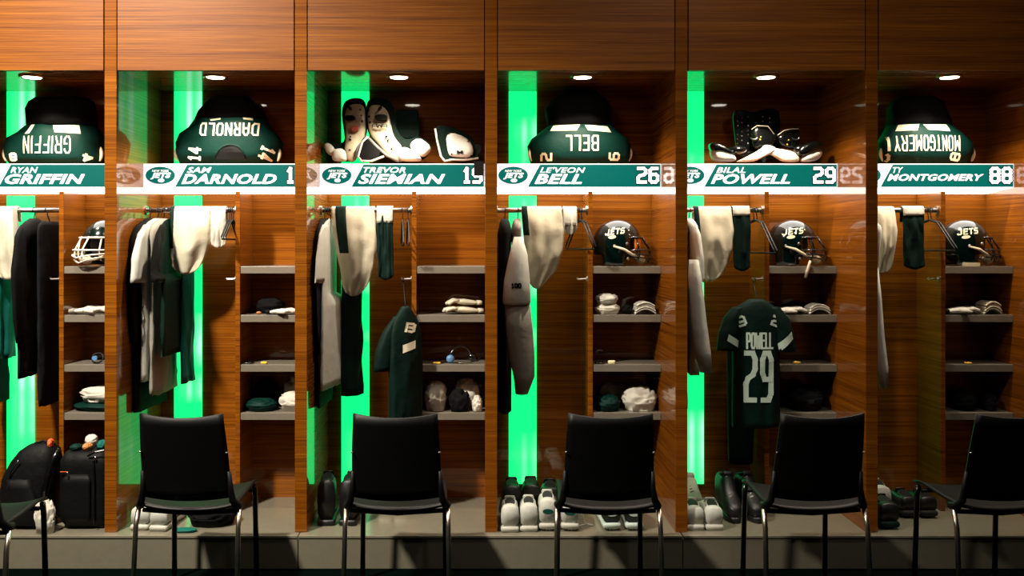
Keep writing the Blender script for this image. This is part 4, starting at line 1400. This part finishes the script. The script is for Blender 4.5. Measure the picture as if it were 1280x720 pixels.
def make_shoe(x, y, rz, label, upper, sole, group, cleat=False, L=.285, W=.047, H=.085, top=0.0, lace=None, logo=None, lining=None, toe_front=False):
    """heel at (x, y), toe towards local +y (away from the viewer)"""
    if toe_front:
        rz += PI
    t = thing('sneaker' if not cleat else 'football_cleat', label, 'shoe', (x, y, PLAT), group)
    base = .012 if cleat else .0005
    M_ = Matrix.Translation((x, y, PLAT + base)) @ Matrix.Rotation(rz, 4, 'Z')
    ys = [0, .012, .04, .08, .12, .16, .20, .24, .27, L]
    ws = [.90, .97, .97, .92, .88, .9, .95, .88, .67, .28]
    hs = [.94, 1.0, 1.0, .95, 1.0, .92, .70, .56, .46, .34]
    rings_u, rings_s = [], []
    for yy, w, h in zip(ys, ws, hs):
        a = W * w
        ht = (H + top) * h if yy < .14 else H * h
        z0 = .026
        r = []
        for j in range(20):
            u = 2 * PI * j / 20
            c, s = math.cos(u), math.sin(u)
            taper = 1 - .10 * max(0, s)
            r.append(Vector((a * taper * math.copysign(abs(c) ** .8, c), yy, z0 + (ht - .0) * (.5 + .5 * math.copysign(abs(s) ** .42, s)))))
        rings_u.append(r)
        rs = []
        for j in range(16):
            u = 2 * PI * j / 16
            c, s = math.cos(u), math.sin(u)
            rs.append(Vector(((a + .0015) * math.copysign(abs(c) ** .5, c), yy + (-.006 if yy == 0 else (.006 if yy == L else 0)), .0145 + .0145 * math.copysign(abs(s) ** .5, s))))
        rings_s.append(rs)
    up = MB().loft(rings_u).xf(M_).build('upper', upper, t, smooth=True)
    so = MB().loft(rings_s).xf(M_).build('sole', sole, t, smooth=True)
    zt = .026 + H + top
    # ankle opening: collar ring with dark lining
    cy, ra, rb = .056, W * .56, .040
    col_pts = [M_ @ Vector((ra * math.cos(a), cy + rb * math.sin(a), zt - .004 + .012 * math.sin(a))) for a in [2 * PI * j / 18 for j in range(18)]]
    MB().tube(col_pts, .0065, 8, closed=True).build('collar', upper, t, smooth=True)
    li = MB()
    li.add([M_ @ Vector((ra * math.cos(a), cy + rb * math.sin(a), zt + .0035 + .012 * math.sin(a))) for a in [2 * PI * j / 18 for j in range(18)]], [tuple(range(18))])
    li.build('lining', lining or BLACKP, t)
    # tongue and laces
    tg = MB()
    tg.loft([ring((0, .118, zt - .02), W * .62, .006, 12, 2.6), ring((0, .110, zt + .008), W * .62, .006, 12, 2.6), ring((0, .104, zt + .020), W * .5, .004, 12, 2.6)])
    tg.xf(M_).build('tongue', upper, t, smooth=True)
    for i in range(5):
        yy = .115 + i * .020
        zz = .026 + H * (1.0 - .085 * i) + .004
        if i == 0:
            zz = zt - .006
        MB().tube([M_ @ Vector((sg * W * .40, yy + (.006 if sg > 0 else -.006), zz - .004 + (.006 if abs(sg) < .5 else 0))) for sg in (-1, -.4, .4, 1)], .0028, 6).build('lace', lace or upper, t, smooth=True)
    if cleat:
        for (u, v) in ((-.6, .02), (-.2, .012), (.2, .012), (.6, .02), (-.7, .05), (.7, .05), (-.8, .19), (.8, .19), (-.6, .24), (.6, .24), (0, .25)):
            MB().tube([M_ @ Vector((u * W * .8, v, .006)), M_ @ Vector((u * W * .8, v, -base + .0005))], [.0075, .0042], 8).build('stud', sole, so)
    if logo:
        c = M_ @ Vector((0, 0, .026 + H * .5))
        if abs(math.sin(rz)) < .3 and not toe_front:
            bv = bvh_of(up)
            project('heel_mark', ellipse_quads(0, 0, .026, .012), bv, logo, up, c.x, c.z, off=.0025, start=-.5)
    return t


g4 = 'shoes on the plinth of the number 26 bay'
make_shoe(X(637.5, 0), .0, -.02, 'white low sneaker beside wood pillar, heel out, number 26 bay', SHOEW, RUBW, g4, W=.045, H=.102, lining=FOAM)
make_shoe(X(661, .01), .01, -.03, 'white low sneaker between its pair and the white cleats', SHOEW, RUBW, g4, W=.045, H=.104, lining=FOAM)
make_shoe(X(685, .012), .015, -.03, 'white cleat with dark heel oval, standing next to white sneakers', SHOEW, RUBW, g4, cleat=True, W=.045, H=.118, logo=LOGOG, lining=FOAM)
wc = make_shoe(X(712.5, .012), .015, -.08, 'white cleat with dark heel oval and trailing lace behind chair leg', SHOEW, RUBW, g4, cleat=True, W=.045, H=.104, logo=LOGOG)
LZ = PLAT + .0035
o = MB().tube([(X(725, .05), .06, PLAT + .075), (X(729, .05), .07, PLAT + .06), (X(731, .06), .075, PLAT + .03), (X(736, .08), .09, LZ + .003), (X(742, .08), .10, LZ), (X(735, .1), .12, LZ), (X(727, .09), .10, LZ), (X(724, .08), .085, LZ)], .003, 6).build('loose_lace', SHOEW, wc, smooth=True)
BW = plain('pale_mint_rubber', lin(190, 205, 196), .5)
make_shoe(X(765, .02), .02, .04, 'black cleat with white studded sole and mint oval, nearer white lace', SHOEK, BW, g4, cleat=True, W=.045, H=.09, logo=BW, lace=BW)
make_shoe(X(793, .02), .02, -.03, 'black cleat with white studded sole and mint oval, nearer chair leg', SHOEK, BW, g4, cleat=True, W=.045, H=.09, logo=BW, lace=BW)
make_shoe(X(640, .31), .305, .0, 'black high shoe behind white low sneaker beside the pillar', SHOEK, SHOEK, g4, L=.28, W=.05, H=.085, top=.03)
make_shoe(X(664.5, .31), .305, .0, 'black high shoe in front of glowing strip behind white sneakers', SHOEK, SHOEK, g4, L=.28, W=.05, H=.085, top=.035)
make_shoe(X(689, .31), .31, .0, 'black shoe with pale edge behind the white cleat', SHOEK, BW, g4, L=.275, W=.05, H=.085, top=.02)

g2 = 'shoes on the plinth of the number 14 bay'
make_shoe(X(174, .03), .03, .0, 'white running sneaker against wall beneath black chair, number 14 bay', SHOEW, RUBW, g2, W=.045, H=.085)
make_shoe(X(198, .02), .015, -.08, 'white running sneaker next to dark clothes pile, number 14 bay', SHOEW, RUBW, g2, W=.045, H=.085)

g3 = 'shoes on the plinth of the number 19 bay'
make_shoe(X(408, .12), .10, .04, 'tall black boot against wall, number 19 bay', SHOEK, SHOEK, g3, L=.28, W=.045, H=.11, top=.09)
make_shoe(X(434, .10), .10, -.1, 'tall black boot beside glowing strip behind chair leg', SHOEK, SHOEK, g3, L=.28, W=.045, H=.11, top=.09)
make_shoe(X(481, .30), .30, .0, 'dark cleat with pale studs near glowing strip, number 19 bay', SHOEK, CREAMP, g3, cleat=True, L=.27, W=.038, H=.07)
make_shoe(X(501, .30), .30, .0, 'dark cleat with pale studs near partition, number 19 bay', SHOEK, CREAMP, g3, cleat=True, L=.27, W=.038, H=.07)

g5 = 'shoes on the plinth of the number 29 bay'
make_shoe(X(870, .02), .03, .0, 'white sneaker half hidden by pillar, number 29 bay', SHOEW, RUBW, g5, W=.045, H=.085)
make_shoe(X(894, .02), .03, -.03, 'white sneaker with loose laces beside black laced boots', SHOEW, RUBW, g5, W=.045, H=.085)
make_shoe(X(868, .36), .583, .0, 'pale sneaker facing out behind two white sneakers, number 29 bay', plain('pale_suede', lin(176, 180, 158), .7), RUBW, g5, W=.045, H=.09, L=.26, lace=SHOEK, toe_front=True, top=.03)
make_shoe(X(907, .36), .42, -.03, 'black boot with white laces facing out beside white sneaker', SHOEK, SHOEK, g5, W=.045, H=.12, lace=SHOEW, toe_front=True, top=.05)
make_shoe(X(930, .36), .42, .03, 'black boot with white laces facing out behind chair leg', SHOEK, SHOEK, g5, W=.045, H=.12, lace=SHOEW, toe_front=True, top=.05)

g6 = 'shoes on the plinth of the 88 bay'
make_shoe(X(1104, .3), .305, .0, 'white sneaker peeking past pillar in dark 88 bay', SHOEW, RUBW, g6, W=.05, H=.11)
make_shoe(X(1110, .06), .04, .0, 'dark green cleat beside pillar in dark 88 bay', SHOEK, C_DGREEN, g6, cleat=True, W=.05, H=.09, lace=C_TEAL)
make_shoe(X(1140, .2), .22, .0, 'dark cleat with grey sole in middle of 88 bay', SHOEK, FOAM, g6, cleat=True, W=.045, H=.07)
make_shoe(X(1164, .2), .22, .0, 'dark cleat with grey sole nearest partition of 88 bay', SHOEK, FOAM, g6, cleat=True, W=.045, H=.07)

# ------------------------------------------------------------------ bags in the suitcase bay


def rounded_block(x0, x1, y0, y1, z0, z1, p=5.0, n=28, nz=10, taper=0.0, edge=.03):
    rings = []
    for i in range(nz + 1):
        s = i / nz
        z = z0 + (z1 - z0) * s
        e = min(1, min(s, 1 - s) * (z1 - z0) / edge)
        q = (1 - (1 - e) ** 2) ** .5 if e < 1 else 1
        inset = edge * (1 - q) * .8
        k = 1 - taper * s
        rings.append(ring(((x0 + x1) / 2, (y0 + y1) / 2, z), ((x1 - x0) / 2 - inset) * k, ((y1 - y0) / 2 - inset) * k, n, p))
    return MB().loft(rings)


NYL = cloth('black_nylon', lin(11, 12, 12), rough=.6)
sx0, sx1 = X(71, .03), X0[0] + INW - .004
t = thing('suitcase', 'upright black fabric suitcase leaning close to wood wall', 'suitcase', ((sx0 + sx1) / 2, .16, PLAT))
zt = PLAT + .372
rounded_block(sx0, sx1, .03, .30, PLAT + .012, zt, 7, edge=.025).build('body', NYL, t, smooth=True)
rounded_block(sx0 + .03, sx1 - .075, .014, .05, PLAT + .04, zt - .10, 6, edge=.02).build('front_pocket', NYL, t, smooth=True)
zp = MB().tube([(sx0 + .02, .022, zt - .085), (sx0 + .06, .012, zt - .083)], .0022, 6).build('zipper', ORANGE, t)
MB().ellipsoid((sx0 + .062, .010, zt - .098), .005, .004, .016, 10, 8).build('zipper_pull', STEEL, t, smooth=True)
MB().tube([(sx1 - .055, .024, PLAT + .03), (sx1 - .055, .022, zt - .12), (sx1 - .06, .026, zt - .03)], .004, 6).build('piping', BLACKG, t)
MB().tube([(sx1 - .09, .03, zt - .01), (sx1 - .05, .02, zt + .012), (sx1 - .01, .03, zt + .018)], .005, 8).build('carry_handle', BLACKG, t)
MB().ellipsoid((sx1 - .05, .022, zt - .02), .006, .005, .010, 8, 6).build('zipper_pull', STEEL, t, smooth=True)
for xx in (sx0 + .04, sx1 - .04):
    for yy in (.07, .26):
        MB().tube([(xx - .012, yy, PLAT + .0165), (xx + .012, yy, PLAT + .0165)], .016, 12).build('wheel', BLACKP, t, smooth=True)

t = thing('backpack', 'black rounded backpack leaning on the suitcase', 'backpack', (X(45, .15), .15, PLAT))
rings = []
for i, (py, l, r, hd) in enumerate(((656, 12, 68, .07), (648, 6, 72, .09), (620, 4, 72, .10), (595, 8, 74, .10), (575, 18, 74, .09), (562, 28, 72, .075), (555, 38, 66, .05), (553, 45, 60, .03))):
    yb = .16
    z = max(Z(py, yb), PLAT + .002)
    rings.append(ring(((X(l, yb) + min(X(r, yb), sx0 - .004)) / 2, yb, z), (min(X(r, yb), sx0 - .004) - X(l, yb)) / 2, hd, 28, 3.2))
MB().loft(rings).build('body', NYL, t, smooth=True)
q = MB().loft([ring((X(36, .06) - .01 * i, .062 - .004 * math.sin(i), PLAT + .02 + .22 * i / 5), .085 - .006 * i, .03, 20, 3.5) for i in range(6)])
q.build('front_pocket', NYL, t, smooth=True)
MB().tube([(X(u, .05), .075 - .03 * math.sin(PI * j / 6), Z(v, .05)) for j, (u, v) in enumerate(((70, 562), (64, 578), (59, 598), (55, 615), (55, 630), (60, 642), (68, 650)))], [.008, .016, .018, .018, .016, .012, .008], 8).build('shoulder_strap', BLACKG, t, smooth=True)
MB().tube([(X(u, .12), .14, Z(v, .12)) for u, v in ((36, 562), (42, 555), (52, 552), (60, 555), (63, 562))], .006, 8).build('top_handle', NYL, t, smooth=True)
MB().tube([(X(u, .06), .058, Z(v, .06)) for u, v in ((9, 610), (14, 590), (24, 575))], .003, 6).build('zipper', BLACKG, t, smooth=True)


def crumple(name, label, cat, x0, x1, y0, y1, z0, h, mat, seed, group=None, amp=.45, nu=44, nv=24, parent=None, folds=None):
    m = MB()
    cx, cy = (x0 + x1) / 2, (y0 + y1) / 2
    rx, ry = (x1 - x0) / 2, (y1 - y0) / 2
    rings = []
    for i in range(nv + 1):
        a = PI * i / nv
        r = []
        for j in range(nu):
            b = 2 * PI * j / nu
            d = Vector((math.sin(a) * math.cos(b), math.sin(a) * math.sin(b), -math.cos(a)))
            w = Vector((d.x * 1.1 + d.z * 1.3, d.y * 1.6, d.z * 2.6 - d.x * .8)) + Vector((seed * 3.7, seed * 1.3, seed))
            ridge = 1 - abs(noise.noise(w)) * 1.5
            f = 1 - amp * .5 + amp * .5 * ridge + .10 * amp * noise.noise(w * 2.6) + .16 * amp * (1 - abs(noise.noise(w * 2.4 + Vector((9, 2, 4)))) * 2)
            f = min(f, 1.0)
            hx = math.copysign(abs(d.x) ** .8, d.x)
            z = (d.z * .5 + .5) * h * f if d.z > -.6 else .0
            r.append(Vector((cx + rx * hx * f, cy + ry * d.y * f, z0 + max(0.0008, z))))
        if i in (0, nv):
            av = sum((p for p in r), Vector()) / nu
            r = [av + (p - av) * .05 for p in r]
        rings.append(r)
    m.loft(rings)
    o = m.build(name, mat, parent, smooth=True)
    if parent is None:
        tag(o, label, cat, group)
    return o


crumple('towel', 'crumpled white towel squeezed between backpack and suitcase', 'towel', X(43, -.01), X(69, -.01), -.045, .026, PLAT, .17, C_WHITE, 3.1, amp=.6)
crumple('bandana', 'orange rag poking out over top of backpack', 'rag', X(63, .17), X(69.5, .17), .12, .17, Z(560, .15), .05, ORANGE, 1.2)
for i, (a, b, hh, mt, lb) in enumerate(((84, 99, .03, C_GREEN, 'small green wrapper on top of the suitcase'), (100, 111, .035, TANC, 'small tan pouch on top of the suitcase'), (103, 118, .058, C_WHITE, 'small white tape roll heap behind tan pouch on suitcase'), (118, 130, .05, C_TEAL, 'small teal rag at wall end of suitcase top'))):
    y0 = .08 + (.09 if i == 2 else 0)
    crumple('suitcase_top_item', lb, 'rag', X(a, y0), min(X(b, y0), X0[0] + INW - .005), y0, y0 + .07, zt + .0005 if i != 3 else zt + .0005, hh, mt, 4 + i * 1.7)
crumple('clothes_pile', 'dark green and black clothes heap on plinth under chair, number 14 bay', 'clothes', X(226, .05), X(290, .05), .04, .26, PLAT, .105, C_BLACK, 6.3, amp=.55)
crumple('towel', 'flat teal cloth scrap at plinth edge beneath chair, number 14 bay', 'cloth', X(214, .0), X(246, .0), -.02, .035, PLAT, .02, C_TEAL, 2.3, amp=.3)

# ------------------------------------------------------------------ cubby shelf contents
S1, S2, S3, S4 = 1.4375, 1.1835, .9245, .6725      # shelf top heights


def make_glove(x, y, z, rz, label, mat, trim, group, s=1.0, curl=.4):
    t = thing('football_glove', label, 'glove', (x, y, z), group)
    M_ = Matrix.Translation((x, y, z + .0005)) @ Matrix.Rotation(rz, 4, 'Z') @ Matrix.Scale(s, 4)
    MB().loft([ring((-.085, 0, .016), .006, .036, 16, 2.4, u=(0, 0, 1), v=(0, 1, 0)), ring((-.05, 0, .018), .013, .034, 16, 2.4, u=(0, 0, 1), v=(0, 1, 0)), ring((0, 0, .022), .017, .044, 16, 2.6, u=(0, 0, 1), v=(0, 1, 0)), ring((.035, 0, .024), .013, .044, 16, 2.6, u=(0, 0, 1), v=(0, 1, 0)), ring((.045, 0, .024), .008, .038, 16, 2.6, u=(0, 0, 1), v=(0, 1, 0))]).xf(M_).build('palm', mat, t, smooth=True)
    MB().loft([ring((-.098, 0, .017), .012, .038, 16, 2.6, u=(0, 0, 1), v=(0, 1, 0)), ring((-.072, 0, .017), .013, .038, 16, 2.6, u=(0, 0, 1), v=(0, 1, 0))]).xf(M_).build('cuff', trim, t, smooth=True)
    for i, (yy, l) in enumerate(((-.033, .055), (-.011, .07), (.011, .075), (.033, .062))):
        MB().tube([M_ @ Vector(p) for p in ((.03, yy, .026), (.03 + l * .5, yy * 1.1, .030), (.03 + l * .9, yy * 1.15, .024 - curl * .01), (.03 + l, yy * 1.15, .0125))], [.010, .0105, .0095, .006], 8).build('finger', mat, t, smooth=True)
    MB().tube([M_ @ Vector(p) for p in ((-.02, -.035, .02), (.005, -.058, .02), (.03, -.066, .015))], [.012, .011, .007], 8).build('thumb', mat, t, smooth=True)
    return t


def curved_pads(px0, px1, y, z, n, label, mat, hgt=.045):
    """nested curved foam pads, one lying on the other"""
    w = (X(px1, y) - X(px0, y)) / 2
    cx = (X(px0, y) + X(px1, y)) / 2
    for i in range(n):
        rows = []
        for j in range(13):
            a = -1 + 2 * j / 12
            zz = z + .0088 + .0112 * i + hgt * .62 * (1 - a * a)
            ww = w * (1 - .05 * i)
            zz = z + .0088 + .0112 * i + hgt * .62 * (1 - (a * (1 - .05 * i)) ** 2)
            yy = .052 + .004 * math.sin(i * 2.3)
            rows.append([Vector((cx + ww * a, y - yy, zz)), Vector((cx + ww * a, y + yy, zz)), Vector((cx + ww * a, y + yy, zz - .0078)), Vector((cx + ww * a, y - yy, zz - .0078))])
        o = MB().loft(rows).build('thigh_pad', mat, bevel=.002)
        word = 'lowest' if i == 0 else ('topmost' if i == n - 1 else ('second' if i == 1 else 'third'))
        tag(o, word + ' ' + label, 'pad', 'nested curved pads')


gw = C_WHITE
# suitcase bay
make_glove(X(114, .40), .40, S2, .1, 'white glove lying palm down on shelf below helmet, suitcase bay', C_WHITE, C_TAUPE, 'gloves', 1.05)
make_glove(X(126, .52), .52, S2, 3.0, 'white glove half behind pillar on shelf, suitcase bay', C_WHITE, C_BLACK, 'gloves', .9)
def wristwatch(x, y, z, label, face=BLUEP):
    t = thing('wristwatch', label, 'watch', (x, y, z))
    MB().tube([(x + .03 * math.cos(a), y + .012 * math.sin(a * 1) , z + .0255 + .024 * math.sin(a)) for a in [2 * PI * i / 20 for i in range(20)]], .0045, 6, closed=True).xf(Matrix.Translation((0, 0, .0035))).build('strap', BLACKP, t, smooth=True)
    MB().tube([(x - .006, y - .014, z + .0305), (x - .006, y - .024, z + .0305)], .013, 14).build('dial', face, t)
    return t
wristwatch(X(121, .38), .39, S3, 'small dark watch with bright dial on shelf above white towel')
crumple('towel', 'crumpled white towel on lowest shelf over green cloth, suitcase bay', 'towel', X(98, .42), X0[0] + INW - .008, .37, .50, S4 + .0455, .085, C_WHITE, 8.8, amp=.6)
crumple('folded_shirt', 'dark green shirt heap under white towel, suitcase bay', 'shirt', X(87, .40), X0[0] + INW - .006, .355, .55, S4, .045, C_GREEN, 1.9, amp=.35)
# number 14 bay
crumple('cap_pile', 'black cloth heap on upper shelf, number 14 bay', 'clothes', X(318, .45), X(354, .45), .42, .56, S2, .085, C_BLACK, 5.2, amp=.4)
make_glove(X(352, .38), .375, S2, .1, 'white glove beside black cloth heap, number 14 bay', C_WHITE, C_BLACK, 'gloves', .8)
o = MB().ellipsoid((X(324, .38), .37, S2 + .009), .014, .010, .0085, 14, 8).build('tape_roll', plain('dull_orange', lin(160, 100, 50), .6), smooth=True)
tag(o, 'tiny orange ball in front of black cloth heap', 'ball')
o = rounded_block(X(326, .37), X(334, .37), .36, .385, S3 + .0005, S3 + .012, 4, 16, 6, edge=.004).build('mouthguard_case', YELLOW, smooth=True)
tag(o, 'tiny yellow case alone on middle shelf, number 14 bay', 'case')
o = rounded_block(X(302, .37), X(316, .37), .36, .42, S3 + .0005, S3 + .010, 4, 16, 6, edge=.004).build('phone', BLACKG, smooth=True)
tag(o, 'flat black phone on shelf beside partition, number 14 bay', 'phone')
crumple('folded_shirt', 'dark green shirt bundle rolled in front of taller black shirt bundle', 'shirt', X(304, .38), X(344, .38), .352, .495, S4, .065, C_GREEN, 7.7, amp=.4)
crumple('folded_shirt', 'black shirt bundle behind green bundle, number 14 bay', 'shirt', X(315, .53), X(350, .53), .505, .585, S4, .15, C_NAVY, 2.7, amp=.5)
crumple('towel', 'crumpled white towel on lowest shelf beside green bundle', 'towel', X(347, .40), X0[1] + INW - .004, .36, .50, S4, .10, C_WHITE, 9.1, amp=.6)
crumple('towel', 'white towel twist standing behind crumpled towel, number 14 bay', 'towel', X(353, .52), X0[1] + INW - .003, .505, .58, S4, .17, C_WHITE, 4.4, amp=.8)
# number 19 bay
t = make_glove(X(579, .42), .42, S2, PI + .2, 'cream glove with spread fingers alone on upper shelf', C_CREAM, C_CREAM, 'gloves', 1.05, curl=.2)
make_glove(X(580, .42), .425, S2 + .043, PI + .1, 'cream glove lying on top of the other cream glove', C_CREAM, C_CREAM, 'gloves', .95, curl=1.0)
t = thing('headphones', 'dark headphones with blue ear cup on middle shelf', 'headphones', (X(580, .43), .43, S3))
MB().tube([(X(576, .43) + .058 * math.cos(a), .44 + .03 * math.cos(a), S3 + .012 + .075 * math.sin(a)) for a in [PI * i / 14 for i in range(15)]], .007, 8).build('headband', BLACKG, t, smooth=True)
MB().ellipsoid((X(563, .4), .40, S3 + .0225), .022, .016, .022, 16, 10).build('ear_cup', BLUEP, t, smooth=True)
MB().ellipsoid((X(590, .45), .47, S3 + .0225), .022, .016, .022, 16, 10).build('ear_cup', BLACKG, t, smooth=True)
MB().tube([(X(566, .38), .38, S3 + .004), (X(576, .37), .365, S3 + .004), (X(588, .38), .375, S3 + .006), (X(598, .40), .40, S3 + .02), (X(602, .42), .43, S3 + .045)], .003, 6).build('cable', BLACKG, t, smooth=True)
o = rounded_block(X(541, .37), X(551, .37), .355, .385, S3 + .0005, S3 + .010, 4, 16, 6, edge=.004).build('mouthguard_case', YELLOW, smooth=True)
tag(o, 'tiny yellow case beside dark headphones', 'case')
crumple('towel', 'crumpled white towel heap on lowest shelf, number 19 bay', 'towel', X(530, .40), X(559, .40), .355, .52, S4, .155, C_WHITE, 11.2, amp=.65)
crumple('folded_shirt', 'black shirt knotted between white towels, number 19 bay', 'shirt', X(561, .38), X(588, .38), .352, .425, S4, .12, C_BLACK, 3.3, amp=.6)
crumple('towel', 'white towel bundle nearest pillar on lowest shelf, number 19 bay', 'towel', X(566, .46), X(600, .46), .432, .56, S4, .16, C_WHITE, 12.9, amp=.65)
crumple('sock', 'balled white sock hanging near shelf front beside pillar', 'sock', X(589.5, .37), X(603, .37), .352, .425, S4, .085, C_WHITE, 14.4, amp=.8)
# number 26 bay
crumple('glove_pack', 'lower white wrapped glove pair beside partition, number 26 bay', 'gloves', X(744, .38), X(776, .38), .36, .46, S2, .062, C_WHITE, 21.0, 'wrapped glove pairs', amp=.5)
crumple('glove_pack', 'upper white wrapped glove pair resting on the lower pair', 'gloves', X(745, .38), X(774, .38), .36, .46, S2 + .056, .055, C_WHITE, 22.5, 'wrapped glove pairs', amp=.45)
crumple('black_strap', 'black strap with pale tag between glove pairs and curved pads', 'strap', X(776.5, .41), X(791, .41), .38, .46, S2, .05, C_BLACK, 23.5, amp=.7)
curved_pads(792, 818, .42, S2, 4, 'white curved pad of stack beside wood wall, number 26 bay', C_WHITE, .04)
o = rounded_block(X(760, .37), X(769, .37), .355, .385, S3 + .0005, S3 + .018, 4, 16, 6, edge=.004).build('mouthguard_case', plain('pale_yellow', lin(232, 220, 170), .5), smooth=True)
tag(o, 'pale yellow case on middle shelf, number 26 bay', 'case')
o = rounded_block(X(744, .37), X(756, .37), .36, .41, S3 + .0005, S3 + .008, 4, 16, 6, edge=.003).build('phone', BLACKG, smooth=True)
tag(o, 'flat black phone beside pale yellow case', 'phone')
crumple('towel', 'crumpled white towel on lowest shelf beside green shirt, number 26 bay', 'towel', X(778, .41), X(823, .41), .355, .53, S4, .125, C_WHITE, 31.0, amp=.65)
crumple('folded_shirt', 'dark green shirt bundle in front of folded grey shirt', 'shirt', X(745, .38), X(777, .38), .352, .50, S4, .085, C_GREEN, 32.0, amp=.45)
crumple('folded_shirt', 'grey shirt folded behind green bundle, number 26 bay', 'shirt', X(748, .55), X(786, .55), .535, .59, S4, .13, C_TAUPE, 33.0, amp=.4)
# number 29 bay
for i, (px, yy, rz) in enumerate(((984, .395, .0), (992, .525, .0))):
    make_glove(X(px, yy), yy, S2, rz, ('white and black glove next to partition, number 29 bay', 'black trimmed glove behind another glove, number 29 bay')[i], C_WHITE if i == 0 else C_BLACK, C_BLACK, 'gloves', 1.0)
curved_pads(1008, 1034, .42, S2, 3, 'pale curved pad in stack on shelf under hanging chin strap', C_WHITE, .04)
o = rounded_block(X(992, .37), X(1000, .37), .355, .385, S3 + .0005, S3 + .014, 4, 16, 6, edge=.004).build('mouthguard_case', YELLOW, smooth=True)
tag(o, 'tiny yellow case on shelf beside number 29 jersey', 'case')
crumple('folded_shirt', 'dark shirt bundle on lowest shelf, number 29 bay', 'shirt', X(985, .43), X(1031, .43), .36, .56, S4, .13, C_NAVY, 41.0, amp=.5)
# 88 bay
make_glove(X(1200, .39), .392, S2, .0, 'white glove on shelf under helmet, 88 bay', C_WHITE, C_BLACK, 'gloves', 1.0)
make_glove(X(1204, .5), .525, S2, .0, 'grey glove behind white glove, 88 bay', C_TAUPE, C_BLACK, 'gloves', .9)
curved_pads(1224, 1246, .42, S2, 4, 'cream curved pad in stack beside gloves, 88 bay', C_CREAM, .045)
o = rounded_block(X(1206, .37), X(1214, .37), .355, .385, S3 + .0005, S3 + .010, 4, 16, 6, edge=.004).build('mouthguard_case', YELLOW, smooth=True)
tag(o, 'tiny yellow case on middle shelf, 88 bay', 'case')
crumple('folded_shirt', 'grey shirt bundle on lowest shelf, 88 bay', 'shirt', X(1190, .43), X(1222, .43), .37, .54, S4, .10, C_NAVY, 42.0, amp=.5)
crumple('folded_shirt', 'charcoal cloth bundle nearest wall on lowest shelf, 88 bay', 'shirt', X(1226, .43), X(1246, .43), .37, .54, S4, .09, C_NAVY, 43.0, amp=.5)
